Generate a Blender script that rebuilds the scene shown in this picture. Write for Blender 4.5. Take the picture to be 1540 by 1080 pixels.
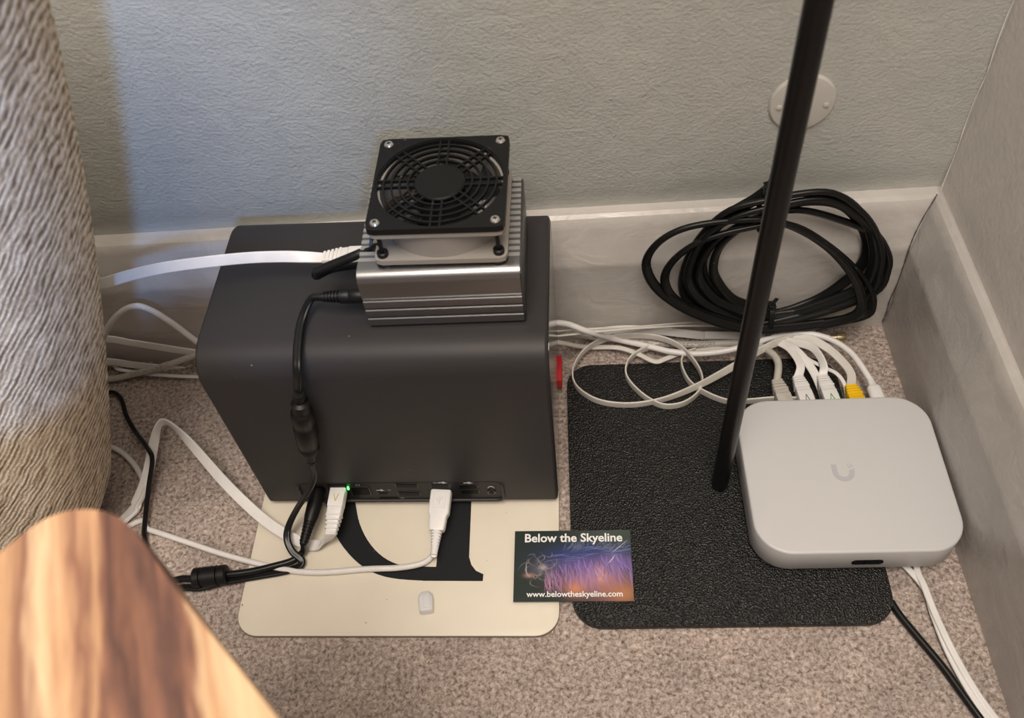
import bpy, math, random
import numpy as np
from mathutils import Vector, Matrix
random.seed(7); np.random.seed(7)
for o in list(bpy.data.objects): bpy.data.objects.remove(o)
S = bpy.context.scene; COL = S.collection
PI = math.pi
# ------------------------------------------------------------------ camera
FPX, PITCH, YAW, ROLL = 1368.56, .9083, -.0967, -.125
CAM = Vector((-.294, -.5096, .6194))
fwd = Vector((math.sin(YAW)*math.cos(PITCH), math.cos(YAW)*math.cos(PITCH), -math.sin(PITCH)))
right = Vector((math.cos(YAW), -math.sin(YAW), 0)); up = right.cross(fwd)
r2 = right*math.cos(ROLL)+up*math.sin(ROLL); u2 = -right*math.sin(ROLL)+up*math.cos(ROLL)
cd = bpy.data.cameras.new('camera'); cam = bpy.data.objects.new('camera', cd); COL.objects.link(cam)
m = Matrix((r2, u2, -fwd)).transposed().to_4x4(); m.translation = CAM; cam.matrix_world = m
cd.sensor_width = 36; cd.lens = FPX/1540*36; cd.clip_start = .02
cd.dof.use_dof = True; cd.dof.focus_distance = .67; cd.dof.aperture_fstop = 9
S.camera = cam
# ------------------------------------------------------------------ light
S.view_settings.view_transform = 'Standard'; S.view_settings.look = 'None'; S.view_settings.gamma = 1
S.view_settings.use_curve_mapping = False; S.view_settings.exposure = .13
W = bpy.data.worlds.new('world'); S.world = W; W.use_nodes = True
W.node_tree.nodes['Background'].inputs[0].default_value = (1, .93, .86, 1)
W.node_tree.nodes['Background'].inputs[1].default_value = .26
def area(name, loc, target, size, energy, color):
    l = bpy.data.lights.new(name, 'AREA'); l.size = size; l.energy = energy; l.color = color
    o = bpy.data.objects.new(name, l); COL.objects.link(o); o.location = loc
    o.rotation_euler = (Vector(target)-Vector(loc)).to_track_quat('-Z', 'Y').to_euler()
    return o
area('ceiling_light', (-.22, -1.0, 2.25), (-.30, -.1, .1), 1.1, 60, (1, .90, .80))
sl = bpy.data.lights.new('blue_spot', 'SPOT'); sl.energy = 37; sl.color = (.20, .46, 1); sl.shadow_soft_size = .042; sl.spot_size = math.radians(27); sl.spot_blend = 1  # added blue spot for the cold patch on the back wall, source unseen
so = bpy.data.objects.new('blue_spot', sl); COL.objects.link(so); so.location = (-.135, -1.2, 1.0)
so.rotation_euler = (Vector((-.68, 0, .27))-so.location).to_track_quat('-Z', 'Y').to_euler()

# ------------------------------------------------------------------ pixels to places
def ray(px, py): return r2*((px-770)/FPX) - u2*((py-540)/FPX) + fwd
def PZ(px, py, z): d = ray(px, py); return CAM + d*((z-CAM.z)/d.z)
def PY(px, py, y): d = ray(px, py); return CAM + d*((y-CAM.y)/d.y)

# ------------------------------------------------------------------ materials
def mat(name, color, rough=.5, metal=0, spec=.5, emit=None, coat=0):
    M = bpy.data.materials.new(name); M.use_nodes = True
    b = M.node_tree.nodes['Principled BSDF']
    b.inputs['Base Color'].default_value = (*color, 1); b.inputs['Roughness'].default_value = rough
    b.inputs['Metallic'].default_value = metal; b.inputs['Specular IOR Level'].default_value = spec
    b.inputs['Coat Weight'].default_value = coat
    if emit: b.inputs['Emission Color'].default_value = (*emit[0], 1); b.inputs['Emission Strength'].default_value = emit[1]
    return M
def nd(M, t, **kw):
    n = M.node_tree.nodes.new(t)
    for k, v in kw.items():
        if k in n.inputs: n.inputs[k].default_value = v
        else: setattr(n, k, v)
    return n
def lk(M, a, ao, b, bi): M.node_tree.links.new(a.outputs[ao], b.inputs[bi])
def coords(M, scale=(1, 1, 1), rot=(0, 0, 0), kind='Object'):
    t = nd(M, 'ShaderNodeTexCoord'); mp = nd(M, 'ShaderNodeMapping'); mp.inputs['Scale'].default_value = scale; mp.inputs['Rotation'].default_value = rot
    lk(M, t, kind, mp, 'Vector'); return mp
def noise(M, mp, scale, detail=4, rough=.55, dist=0):
    n = nd(M, 'ShaderNodeTexNoise', Scale=scale, Detail=detail, Roughness=rough, Distortion=dist); lk(M, mp, 'Vector', n, 'Vector'); return n
def ramp(M, src, out, stops):
    r = nd(M, 'ShaderNodeValToRGB'); e = r.color_ramp.elements
    while len(e) < len(stops): e.new(.5)
    for q, (p, c) in zip(e, stops): q.position = p; q.color = (*c, 1) if len(c) == 3 else c
    lk(M, src, out, r, 'Fac'); return r
def bump(M, src, out, strength, dist, prev=None):
    b = nd(M, 'ShaderNodeBump', Strength=strength, Distance=dist); lk(M, src, out, b, 'Height')
    if prev: lk(M, prev, 'Normal', b, 'Normal')
    return b
def bsdf(M): return M.node_tree.nodes['Principled BSDF']
def tint(M, lo, hi, scale, detail=3, sc=(1, 1, 1)):
    n = noise(M, coords(M, sc), scale, detail); r = ramp(M, n, 'Fac', [(.3, lo), (.7, hi)]); lk(M, r, 'Color', bsdf(M), 'Base Color'); return M
def speck(M, base, dust, scale=420, thr=.79, bigger=None):
    mp = coords(M); n = noise(M, mp, scale, 1); r = ramp(M, n, 'Fac', [(thr-.03, base), (thr+.03, dust)])
    lk(M, r, 'Color', bsdf(M), 'Base Color'); return M

# painted back wall: rolled paint with brush scratches
m_wall = mat('wall_paint_grey', (.30, .31, .32), .48)
mp = coords(m_wall); n1 = noise(m_wall, coords(m_wall, (.95, 1, 1.15)), 360, 2, .5); n2 = noise(m_wall, mp, 34, 4, .6, 1.2); n3 = noise(m_wall, coords(m_wall, (1, 1, 7), (0, .5, 0)), 30, 5, .7, 1.5)
lk(m_wall, ramp(m_wall, n2, 'Fac', [(.3, (.50, .51, .475)), (.7, (.545, .552, .515))]), 'Color', bsdf(m_wall), 'Base Color')
rg = ramp(m_wall, n3, 'Fac', [(.60, (0, 0, 0)), (.68, (1, 1, 1))])
b1 = bump(m_wall, n1, 'Fac', .6, .0009); b2 = bump(m_wall, n2, 'Fac', .3, .003, b1); b3 = bump(m_wall, rg, 'Color', .10, .0006, b2); lk(m_wall, b3, 'Normal', bsdf(m_wall), 'Normal')
m_wall2 = mat('wall_paint_warm', (.47, .44, .42), .55)
mp = coords(m_wall2); n1 = noise(m_wall2, mp, 190, 3); n2 = noise(m_wall2, coords(m_wall2, (1, 1, .7)), 26, 4, .6, .5)
lk(m_wall2, ramp(m_wall2, n2, 'Fac', [(.3, (.73, .69, .655)), (.7, (.79, .745, .71))]), 'Color', bsdf(m_wall2), 'Base Color')
b1 = bump(m_wall2, n1, 'Fac', .4, .0012); b2 = bump(m_wall2, n2, 'Fac', .2, .004, b1); lk(m_wall2, b2, 'Normal', bsdf(m_wall2), 'Normal')
def gloss_paint(name, sc, lo, hi):
    M = mat(name, hi, .3); mp = coords(M, sc); n1 = noise(M, mp, 120, 4, .6); n2 = noise(M, coords(M), 26, 5, .6, 1)
    lk(M, ramp(M, n2, 'Fac', [(.3, lo), (.7, hi)]), 'Color', bsdf(M), 'Base Color')
    lk(M, ramp(M, n1, 'Fac', [(.3, (.24,)*3), (.7, (.36,)*3)]), 'Color', bsdf(M), 'Roughness')
    b1 = bump(M, n1, 'Fac', .14, .0008); b2 = bump(M, n2, 'Fac', .35, .004, b1); lk(M, b2, 'Normal', bsdf(M), 'Normal'); return M
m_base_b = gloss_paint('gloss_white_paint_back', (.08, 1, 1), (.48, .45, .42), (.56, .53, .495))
m_base_r = gloss_paint('gloss_white_paint_right_shaded', (1, .08, 1), (.41, .385, .36), (.48, .45, .425))  # same white paint toned down; the right board's weaker light is in the colour
# carpet
m_carpet = mat('carpet_taupe', (.3, .26, .24), .95, spec=.15)
mp = coords(m_carpet)
v = nd(m_carpet, 'ShaderNodeTexVoronoi', Scale=330); lk(m_carpet, mp, 'Vector', v, 'Vector')
n1 = noise(m_carpet, mp, 340, 3, .7, .5); n2 = noise(m_carpet, mp, 24, 4, .6)
c1 = ramp(m_carpet, n1, 'Fac', [(.30, (.15, .11, .088)), (.48, (.40, .33, .29)), (.70, (.68, .59, .54))])
c2 = ramp(m_carpet, n2, 'Fac', [(.3, (.78, .78, .78)), (.7, (1.08, 1.06, 1.04))])
mx = nd(m_carpet, 'ShaderNodeMix', data_type='RGBA', blend_type='MULTIPLY'); mx.inputs[0].default_value = 1
m_carpet.node_tree.links.new(c1.outputs['Color'], mx.inputs[6]); m_carpet.node_tree.links.new(c2.outputs['Color'], mx.inputs[7])
m_carpet.node_tree.links.new(mx.outputs[2], bsdf(m_carpet).inputs['Base Color'])
b1 = bump(m_carpet, n1, 'Fac', .7, .003); b2 = bump(m_carpet, v, 'Distance', .4, .002, b1); lk(m_carpet, b2, 'Normal', bsdf(m_carpet), 'Normal')

m_shell = speck(mat('anodised_charcoal', (.045, .045, .05), .46, .1, spec=.22), (.036, .0335, .034), (.32, .32, .33), 260, .83)
m_side = mat('gloss_charcoal_side', (.03, .03, .032), .1, .2)
m_port = mat('port_black', (.003, .003, .0035), .45, spec=.12)
m_portmetal = mat('port_shield', (.10, .10, .105), .4, 1)
m_panel = mat('recess_plastic', (.015, .014, .0145), .45, spec=.25)
m_print = mat('port_print_grey', (.42, .42, .40), .6)
m_red = mat('red_plastic', (.55, .02, .03), .4)
m_alu = mat('grey_aluminium', (.27, .265, .265), .3, .92)
n = noise(m_alu, coords(m_alu, (1, 8, 8)), 300, 2); lk(m_alu, bump(m_alu, n, 'Fac', .08, .0004), 'Normal', bsdf(m_alu), 'Normal')
m_fin = mat('fin_aluminium', (.36, .355, .345), .38, .45)
m_aludark = mat('dark_aluminium', (.10, .10, .105), .4, .8)
m_guard = speck(mat('guard_black', (.012, .012, .012), .5, spec=.25), (.006, .006, .006), (.1, .1, .1), 300, .8)
m_fanframe = mat('fan_frame_grey', (.30, .275, .245), .35)
m_blade = mat('fan_blade_black', (.02, .02, .022), .22)
m_screw = mat('screw_nickel', (.75, .72, .68), .22, 1)
m_rubber = mat('black_rubber', (.005, .005, .005), .45, spec=.3)
m_blackcord = mat('black_cord', (.006, .006, .006), .32, spec=.35)
m_coil = speck(mat('dusty_black_cord', (.012, .012, .012), .38, spec=.3), (.005, .005, .005), (.4, .4, .4), 260, .80)
m_white = tint(mat('white_cable', (.75, .73, .71), .38), (.70, .68, .66), (.77, .75, .73), 60)
m_cream = tint(mat('cream_cable', (.62, .59, .54), .42), (.58, .55, .50), (.66, .63, .58), 60)
m_greyc = tint(mat('grey_white_cable', (.5, .47, .42), .5), (.42, .39, .35), (.54, .51, .46), 90)
m_plug = tint(mat('white_plug_plastic', (.74, .73, .72), .35), (.71, .70, .69), (.77, .76, .75), 40)
m_yellow = mat('yellow_plug', (.80, .50, .01), .4)
m_greenmark = mat('green_mark', (.05, .35, .03), .5)
m_brownmark = mat('brown_mark', (.2, .1, .05), .5)
m_darkmark = mat('dark_mark', (.12, .11, .10), .6)
m_goldmark = mat('yellow_mark', (.55, .45, .02), .5)
m_wireY = mat('yellow_wire', (.55, .42, .06), .4); m_wireB = mat('blue_wire', (.03, .08, .2), .4)
m_led = mat('green_led', (.05, .5, .05), .4, emit=((.08, 1, .12), 5))
m_ledy = mat('lime_led', (.4, .6, .02), .4, emit=((.55, 1, .02), 3))
m_gate = mat('matte_white_plastic', (.535, .53, .53), .45)
m_gatefoot = mat('foot_black', (.02, .02, .02), .6)
m_gatelogo = mat('logo_pale_grey', (.44, .43, .46), .35)
m_screen = mat('screen_black', (.005, .005, .006), .08)
m_plate = mat('cream_enamel', (.66, .61, .52), .42)
mp = coords(m_plate); n1 = noise(m_plate, mp, 230, 1); n2 = noise(m_plate, mp, 14, 4)
r1 = ramp(m_plate, n1, 'Fac', [(.8, (1, 1, 1)), (.83, (.35, .28, .2))]); r2_ = ramp(m_plate, n2, 'Fac', [(.3, (.69, .63, .52)), (.7, (.75, .69, .57))])
mx = nd(m_plate, 'ShaderNodeMix', data_type='RGBA', blend_type='MULTIPLY'); mx.inputs[0].default_value = 1
m_plate.node_tree.links.new(r1.outputs['Color'], mx.inputs[6]); m_plate.node_tree.links.new(r2_.outputs['Color'], mx.inputs[7]); m_plate.node_tree.links.new(mx.outputs[2], bsdf(m_plate).inputs['Base Color'])
m_letter = speck(mat('letter_black', (.018, .019, .022), .55, spec=.25), (.010, .011, .013), (.16, .17, .19), 160, .77)
m_plateedge = mat('plate_edge', (.22, .19, .16), .6)
m_lamp = mat('lamp_black_leather', (.009, .009, .0085), .36)
mp = coords(m_lamp); v = nd(m_lamp, 'ShaderNodeTexVoronoi', Scale=700); lk(m_lamp, mp, 'Vector', v, 'Vector'); n1 = noise(m_lamp, mp, 420, 3, .6, .6)
b1 = bump(m_lamp, v, 'Distance', .9, .0010); b2 = bump(m_lamp, n1, 'Fac', .8, .0012, b1); lk(m_lamp, b2, 'Normal', bsdf(m_lamp), 'Normal')
m_pole = mat('lamp_pole_black', (.005, .0045, .0045), .36, spec=.3)
m_cap = mat('milky_plastic', (.78, .78, .79), .35); bsdf(m_cap).inputs['Transmission Weight'].default_value = .12
m_gold = mat('brass_connector', (.75, .62, .40), .25, 1)
m_oval = tint(mat('ivory_cover', (.55, .53, .49), .5), (.50, .48, .45), (.56, .54, .50), 30)
# sofa fabric: cord ribs
m_sofa = mat('ribbed_grey_fabric', (.3, .27, .24), .95, spec=.1)
sa = Vector((-.4203, 0, .5043)); sb = Vector((-.5167, 0, .3414)); sd = (sa-sb).normalized(); ang = math.radians(40.6)
mp = coords(m_sofa, (1, 1, 1), (0, -ang, 0))
mp2 = nd(m_sofa, 'ShaderNodeMapping'); mp2.inputs['Scale'].default_value = (1, .3, .035); lk(m_sofa, mp, 'Vector', mp2, 'Vector')
n1 = noise(m_sofa, mp2, 560, 2, .5, .05); wv = nd(m_sofa, 'ShaderNodeTexWave', Scale=125, Distortion=7, Detail=2, **{'Detail Scale': .35}); lk(m_sofa, mp, 'Vector', wv, 'Vector'); mw = nd(m_sofa, 'ShaderNodeMix'); mw.inputs[0].default_value = .76; lk(m_sofa, wv, 'Fac', mw, 2); lk(m_sofa, n1, 'Fac', mw, 3); n2 = noise(m_sofa, mp, 520, 3, .7); n3 = noise(m_sofa, mp, 18, 3)
c1 = ramp(m_sofa, mw, 0, [(.30, (.27, .215, .155)), (.5, (.74, .63, .49)), (.68, (1, .93, .80))])
c2 = ramp(m_sofa, n2, 'Fac', [(.3, (.62, .62, .62)), (.7, (1.18, 1.16, 1.14))])
mx = nd(m_sofa, 'ShaderNodeMix', data_type='RGBA', blend_type='MULTIPLY'); mx.inputs[0].default_value = 1
m_sofa.node_tree.links.new(c1.outputs['Color'], mx.inputs[6]); m_sofa.node_tree.links.new(c2.outputs['Color'], mx.inputs[7]); m_sofa.node_tree.links.new(mx.outputs[2], bsdf(m_sofa).inputs['Base Color'])
b1 = bump(m_sofa, mw, 0, .7, .0025); b2 = bump(m_sofa, n2, 'Fac', .5, .002, b1); lk(m_sofa, b2, 'Normal', bsdf(m_sofa), 'Normal')
# wood
m_wood = mat('streaky_wood', (.5, .3, .15), .42)
GA = math.atan2(.327, .945)
mp = coords(m_wood, (1, 1, 1), (0, 0, -GA)); mpa = nd(m_wood, 'ShaderNodeMapping'); mpa.inputs['Scale'].default_value = (1, .14, 1); lk(m_wood, mp, 'Vector', mpa, 'Vector')
mpb = nd(m_wood, 'ShaderNodeMapping'); mpb.inputs['Scale'].default_value = (1, .06, 1); lk(m_wood, mp, 'Vector', mpb, 'Vector')
n1 = noise(m_wood, mpa, 45, 4, .55, .6); n2 = noise(m_wood, mpb, 170, 4, .6, .5); n3 = noise(m_wood, mpa, 130, 3, .6, .3)
sx = nd(m_wood, 'ShaderNodeSeparateXYZ'); lk(m_wood, mp, 'Vector', sx, 'Vector')
ad = nd(m_wood, 'ShaderNodeMath', operation='MULTIPLY_ADD'); lk(m_wood, n1, 'Fac', ad, 0); ad.inputs[1].default_value = .035; lk(m_wood, sx, 'X', ad, 2)
ad2 = nd(m_wood, 'ShaderNodeMath', operation='MULTIPLY_ADD'); lk(m_wood, n3, 'Fac', ad2, 0); ad2.inputs[1].default_value = .012; lk(m_wood, ad, 'Value', ad2, 2)
mr_ = nd(m_wood, 'ShaderNodeMapRange'); lk(m_wood, ad2, 'Value', mr_, 'Value'); WOODMR = mr_
T_, P_, D_, R_ = (.56, .31, .15), (.74, .48, .26), (.11, .05, .035), (.26, .115, .065)
c1 = ramp(m_wood, mr_, 'Result', [(.0, T_), (.10, R_), (.17, P_), (.25, T_), (.31, R_), (.38, T_), (.43, R_), (.50, D_), (.56, R_), (.62, D_), (.67, R_), (.71, P_), (.78, T_), (.84, P_), (1, P_)])
c2 = ramp(m_wood, n2, 'Fac', [(.3, (.70, .66, .64)), (.65, (1.06, 1.05, 1.04))])
mx = nd(m_wood, 'ShaderNodeMix', data_type='RGBA', blend_type='MULTIPLY'); mx.inputs[0].default_value = .85
m_wood.node_tree.links.new(c1.outputs['Color'], mx.inputs[6]); m_wood.node_tree.links.new(c2.outputs['Color'], mx.inputs[7]); m_wood.node_tree.links.new(mx.outputs[2], bsdf(m_wood).inputs['Base Color'])
m_sap = mat('pale_sapwood', (.80, .52, .27), .42)
mp = coords(m_sap, (1, .1, 1), (0, 0, 0)); n1 = noise(m_sap, mp, 60, 4, .6, .6)
lk(m_sap, ramp(m_sap, n1, 'Fac', [(.28, (.52, .30, .14)), (.45, (.78, .50, .25)), (.7, (.86, .60, .34))]), 'Color', bsdf(m_sap), 'Base Color')

# ------------------------------------------------------------------ mesh helpers
class G:
    def __init__(s): s.v = []; s.f = []
    def add(s, vs, fs, M=None):
        b = len(s.v)
        s.v += [(M @ Vector(p)) if M is not None else Vector(p) for p in vs]; s.f += [tuple(i+b for i in f) for f in fs]; return s
    def loft(s, rings, cap=True, closed=True, M=None):
        n = len(rings[0]); vs = [p for r in rings for p in r]; fs = []
        for k in range(len(rings)-1):
            for i in range(n if closed else n-1):
                j = (i+1) % n; fs.append((k*n+i, k*n+j, (k+1)*n+j, (k+1)*n+i))
        if cap: fs.append(tuple(range(n))[::-1]); fs.append(tuple((len(rings)-1)*n+i for i in range(n)))
        return s.add(vs, fs, M)
    def box(s, x0, x1, y0, y1, z0, z1, bev=0, M=None):
        if bev <= 0:
            vs = [(x, y, z) for z in (z0, z1) for x, y in ((x0, y0), (x1, y0), (x1, y1), (x0, y1))]
            return s.add(vs, [(3, 2, 1, 0), (4, 5, 6, 7), (0, 1, 5, 4), (1, 2, 6, 5), (2, 3, 7, 6), (3, 0, 4, 7)], M)
        cx, cy = (x0+x1)/2, (y0+y1)/2
        return s.slab(cx, cy, x1-x0, y1-y0, bev*1.01, z0, z1, bev, M, n=3)
    def slab(s, cx, cy, w, d, r, z0, z1, bev, M=None, n=8, botbev=None):
        bb = bev if botbev is None else botbev
        L = [(bb, z0), (bb*.3, z0+bb*.3), (0, z0+bb)] if bb else [(0, z0)]
        L += [(0, z1-bev), (bev*.3, z1-bev*.3), (bev, z1)] if bev else [(0, z1)]
        rings = [[(cx+x, cy+y, z) for x, y in rrect(w-2*i, d-2*i, max(r-i, 1e-5), n)] for i, z in L]
        return s.loft(rings, True, True, M)
    def lathe(s, prof, n=24, M=None, cap=True):
        rings = [[(r*math.cos(2*PI*k/n), r*math.sin(2*PI*k/n), z) for k in range(n)] for r, z in prof]
        return s.loft(rings, cap, True, M)
    def sweep(s, pts, sec, axes=None, cap=True, scale=None):
        n = len(pts); T = []
        for i in range(n):
            t = pts[min(i+1, n-1)]-pts[max(i-1, 0)]; T.append(t.normalized() if t.length > 0 else Vector((0, 0, 1)))
        rings = []; w = None
        for i in range(n):
            t = T[i]
            if axes is not None: a = axes[i]
            else: a = w if w is not None else (Vector((0, 0, 1)) if abs(t.z) < .9 else Vector((1, 0, 0)))
            w2 = a-t*a.dot(t)
            if w2.length < 1e-6: w2 = w if w is not None else t.orthogonal()
            w = w2.normalized(); nn = t.cross(w); k = scale[i] if scale else 1
            rings.append([pts[i]+w*(u*k)+nn*(q*k) for u, q in sec])
        s.fr = rings
        return s.loft(rings, cap)
    def build(s, name, mt, parent=None, world=True, smooth=True, ang=.6):
        vs = s.v
        if parent is not None and world:
            Mw = parent.matrix_basis.copy(); q_ = parent.parent
            while q_ is not None: Mw = q_.matrix_basis @ Mw; q_ = q_.parent
            inv = Mw.inverted(); vs = [inv @ p for p in vs]
        me = bpy.data.meshes.new(name); me.from_pydata([tuple(p) for p in vs], [], s.f); me.update()
        o = bpy.data.objects.new(name, me); COL.objects.link(o); me.materials.append(mt)
        if smooth: me.shade_smooth(); me.set_sharp_from_angle(angle=ang)
        if parent is not None: o.parent = parent
        return o
def rrect(w, d, r, n=6):
    out = []
    for cx, cy, a0 in ((w/2-r, d/2-r, 0), (-w/2+r, d/2-r, PI/2), (-w/2+r, -d/2+r, PI), (w/2-r, -d/2+r, 1.5*PI)):
        for k in range(n+1): a = a0+PI/2*k/n; out.append((cx+r*math.cos(a), cy+r*math.sin(a)))
    return out
def circ(r, n=12): return [(r*math.cos(2*PI*k/n), r*math.sin(2*PI*k/n)) for k in range(n)]
def stad(w, t, n=5): return rrect(w, t, t*.499, n)
def twin(r, n=9):
    out = []
    for sgn in (1, -1):
        for k in range(n): a = -PI*.62+PI*1.24*k/(n-1); out.append((sgn*(r*.85+r*math.cos(a)), sgn*r*math.sin(a)))
    return out
def spline(pts, n=8):
    P = [Vector(p) if len(p) == 3 else np.array(p) for p in pts]; out = []
    for i in range(len(P)-1):
        p0, p1, p2, p3 = P[max(i-1, 0)], P[i], P[i+1], P[min(i+2, len(P)-1)]
        for k in range(n):
            t = k/n; out.append(.5*((2*p1)+(p2-p0)*t+(2*p0-5*p1+4*p2-p3)*t*t+(3*p1-p0-3*p2+p3)*t**3))
    out.append(P[-1]); return out
def thing(name, label, cat, loc=(0, 0, 0), rz=0, group=None):
    o = bpy.data.objects.new(name, None); COL.objects.link(o); o.empty_display_size = .02
    o.matrix_basis = Matrix.Translation(Vector(loc)) @ Matrix.Rotation(rz, 4, 'Z'); tag(o, label, cat, group); return o
def tag(o, label, cat, group=None):
    o['label'] = label; o['category'] = cat
    if group: o['group'] = group
    return o
def struct(o): o['kind'] = 'structure'; return o
def text_geo(txt, size, bold=0.0, align='LEFT'):
    cu = bpy.data.curves.new('t', 'FONT'); cu.body = txt; cu.size = size; cu.offset = bold; cu.align_x = align; cu.resolution_u = 3
    ob = bpy.data.objects.new('t', cu); COL.objects.link(ob); dg = bpy.context.evaluated_depsgraph_get()
    me = bpy.data.meshes.new_from_object(ob.evaluated_get(dg)); vs = [v.co.copy() for v in me.vertices]; fs = [tuple(p.vertices) for p in me.polygons]
    bpy.data.objects.remove(ob); bpy.data.curves.remove(cu); bpy.data.meshes.remove(me); return vs, fs
def frame(loc, ydir, updir):
    y = Vector(ydir).normalized(); z = Vector(updir); z = (z-y*z.dot(y)).normalized(); x = y.cross(z)
    M = Matrix((x, y, z)).transposed().to_4x4(); M.translation = Vector(loc); return M

# ------------------------------------------------------------------ room
XR = -.0119
g = G(); g.add([(-3, -3.5, 0), (.0, -3.5, 0), (.0, .0, 0), (-3, .0, 0)], [(0, 1, 2, 3)]); struct(g.build('floor', m_carpet))
g = G(); prof = [(.006, 0), (.006, .142), (.0035, .154), (0, .172), (0, 2.5), (.08, 2.5), (.08, 0)]
g.loft([[(x, y, z) for y, z in prof] for x in (-3, .07)]); struct(g.build('wall_back', m_wall))
g = G(); prof = [(.002, 0), (.002, .142), (.001, .156), (0, .165), (0, 2.5), (.08, 2.5), (.08, 0)]
g.loft([[(XR+x, y, z) for x, z in prof] for y in (-3.5, .02)]); struct(g.build('wall_right', m_wall2))
bp = [(0, 0), (-.0118, 0), (-.0122, .03), (-.0150, .093), (-.0150, .0965), (-.0142, .099), (-.0078, .1285), (-.0064, .1335), (-.0042, .1368), (-.001, .1386), (.012, .1405), (.012, 0)]
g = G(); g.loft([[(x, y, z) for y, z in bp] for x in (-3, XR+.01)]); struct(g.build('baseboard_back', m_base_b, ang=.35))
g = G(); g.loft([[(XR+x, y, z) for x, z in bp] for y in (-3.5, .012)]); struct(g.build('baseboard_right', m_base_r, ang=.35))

rs_ = random.Random(4)
ck = [Vector((XR+y-.0004+rs_.uniform(-.0012, .0004), y-.0006+rs_.uniform(-.0006, .0002), z)) for y, z in ((-.0120, .006), (-.0122, .02), (-.0126, .035), (-.0133, .055), (-.0140, .075), (-.0148, .092), (-.0142, .099), (-.0125, .112), (-.0105, .1285), (-.0065, .137), (-.002, .1395))]
g = G(); g.sweep(spline([tuple(p) for p in ck], 6), circ(.0006, 6), scale=[.55+.6*rs_.random() for _ in range(61)]); struct(g.build('trim_1', mat('corner_crack', (.10, .085, .075), .8)))
ck = [Vector((XR-.0012+rs_.uniform(-.0007, .0007), -.0012+rs_.uniform(-.0006, .0006), .143+.02*k)) for k in range(16)]
g = G(); g.sweep(spline([tuple(p) for p in ck], 4), circ(.0005, 6), scale=[.4+.8*rs_.random() for _ in range(61)]); struct(g.build('trim_2', m_wall2))
# ------------------------------------------------------------------ sofa and table (left edge)
sil = [PY(px, py, -.165) for px, py in ((18, -110), (45, 0), (92, 200), (130, 400), (150, 560), (157, 660), (159, 715))]
sil += [Vector((-.652, 0, .03)), Vector((-.666, 0, .008))]
sil = spline([(p.x, -.165, p.z) for p in sil], 5)
sofa = thing('sofa', 'grey ribbed fabric sofa beside the wooden table', 'sofa', (-.95, -.25, 0))
g = G(); rings = []
for yy, ins in ((-.222, .035), (-.219, .022), (-.210, .010), (-.195, .003), (-.18, 0), (-.15, 0), (-.135, .005), (-.123, .016), (-.12, .03)):
    rings.append([(p.x-ins, yy, p.z) for p in sil]+[(-.80, yy, sil[-1].z), (-.80, yy, sil[0].z)])
g.loft(rings); g.build('arm', m_sofa, sofa)
g = G(); g.slab(-1.36, -.17, 1.1, .27, .04, .09, .30, .02); g.build('seat_base', m_sofa, sofa)
g = G(); g.slab(-1.35, -.17, 1.08, .26, .05, .30, .44, .035); g.build('seat_cushion', m_sofa, sofa)
for x, y in ((-.86, -.28), (-.86, -.06), (-1.84, -.28), (-1.84, -.06)):
    g = G(); g.lathe([(.014, 0), (.020, .095)], 14, Matrix.Translation((x, y, 0))); g.build('leg', m_pole, sofa)
TZ = .36
edge = [PZ(px, py, TZ) for px, py in ((-120, 940), (-40, 862), (0, 829), (40, 796), (80, 773), (120, 764), (160, 768), (195, 788), (225, 826), (270, 890), (330, 966), (420, 1080), (520, 1210))]
top = [(p.x, p.y) for p in spline([tuple(p) for p in edge], 5)]
tip = edge[5]
poly = top+[(-.31, -.62), (-.36, -.78), (-.62, -.80), (-.76, -.66), (-.70, -.53)]
tbl = thing('side_table', 'wooden side table with a streaky brown top and rounded corner', 'table', (tip.x-.05, tip.y-.2, 0))
g = G(); cx = sum(p[0] for p in poly)/len(poly); cy = sum(p[1] for p in poly)/len(poly)
def ins(k): return [(cx+(x-cx)*(1-k), cy+(y-cy)*(1-k)) for x, y in poly]
g.loft([[(x, y, TZ+z) for x, y in ins(k)] for k, z in ((.03, -.032), (.008, -.026), (0, -.014), (.002, -.006), (.012, 0))])
tt = g.build('tabletop', m_wood, tbl)
uo = (tip.x-.05)*math.cos(GA)+(tip.y-.2)*math.sin(GA)
WOODMR.inputs['From Min'].default_value = -.578-uo+.0235; WOODMR.inputs['From Max'].default_value = -.500-uo+.0235
for x, y in ((-.50, -.45), (-.40, -.62), (-.62, -.70)):
    g = G(); g.lathe([(.013, 0), (.02, TZ-.03)], 14, Matrix.Translation((x, y, 0))); g.build('leg', m_sap, tbl)

# ------------------------------------------------------------------ metal sign plate with black letter
c0, c1 = PZ(352, 957, .003), PZ(840, 957, .003); yaw = math.atan2(c1.y-c0.y, c1.x-c0.x); wd = .2325
dirx = Vector((math.cos(yaw), math.sin(yaw), 0)); diry = Vector((-dirx.y, dirx.x, 0)); mid = (c0+c1)/2+diry*(wd/2)
plate = thing('letter_sign', 'cream enamel sign with a black letter lying under the dark drive box', 'sign', (mid.x, mid.y, 0), yaw)
g = G(); g.slab(0, 0, wd, wd, .017, .0003, .0026, 0, n=8); g.build('board', m_plateedge, plate, False)
g = G(); g.slab(0, 0, wd-.0006, wd-.0006, .017, .0026, .0031, .0003, n=8, botbev=0); g.build('enamel_face', m_plate, plate, False)
def fl(px, py): p = PZ(px, py, .0032); return p
ym = fl(600, 752).y
outer = [fl(*p) for p in ((640, 873.5), (600, 871), (568, 864), (540, 848), (517, 824), (502, 798), (493, 770), (490, 752))]
inner = [fl(*p) for p in ((640, 853), (610, 851), (590, 846), (570, 833), (553, 813), (541, 788), (536, 765), (535, 752))]
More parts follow.
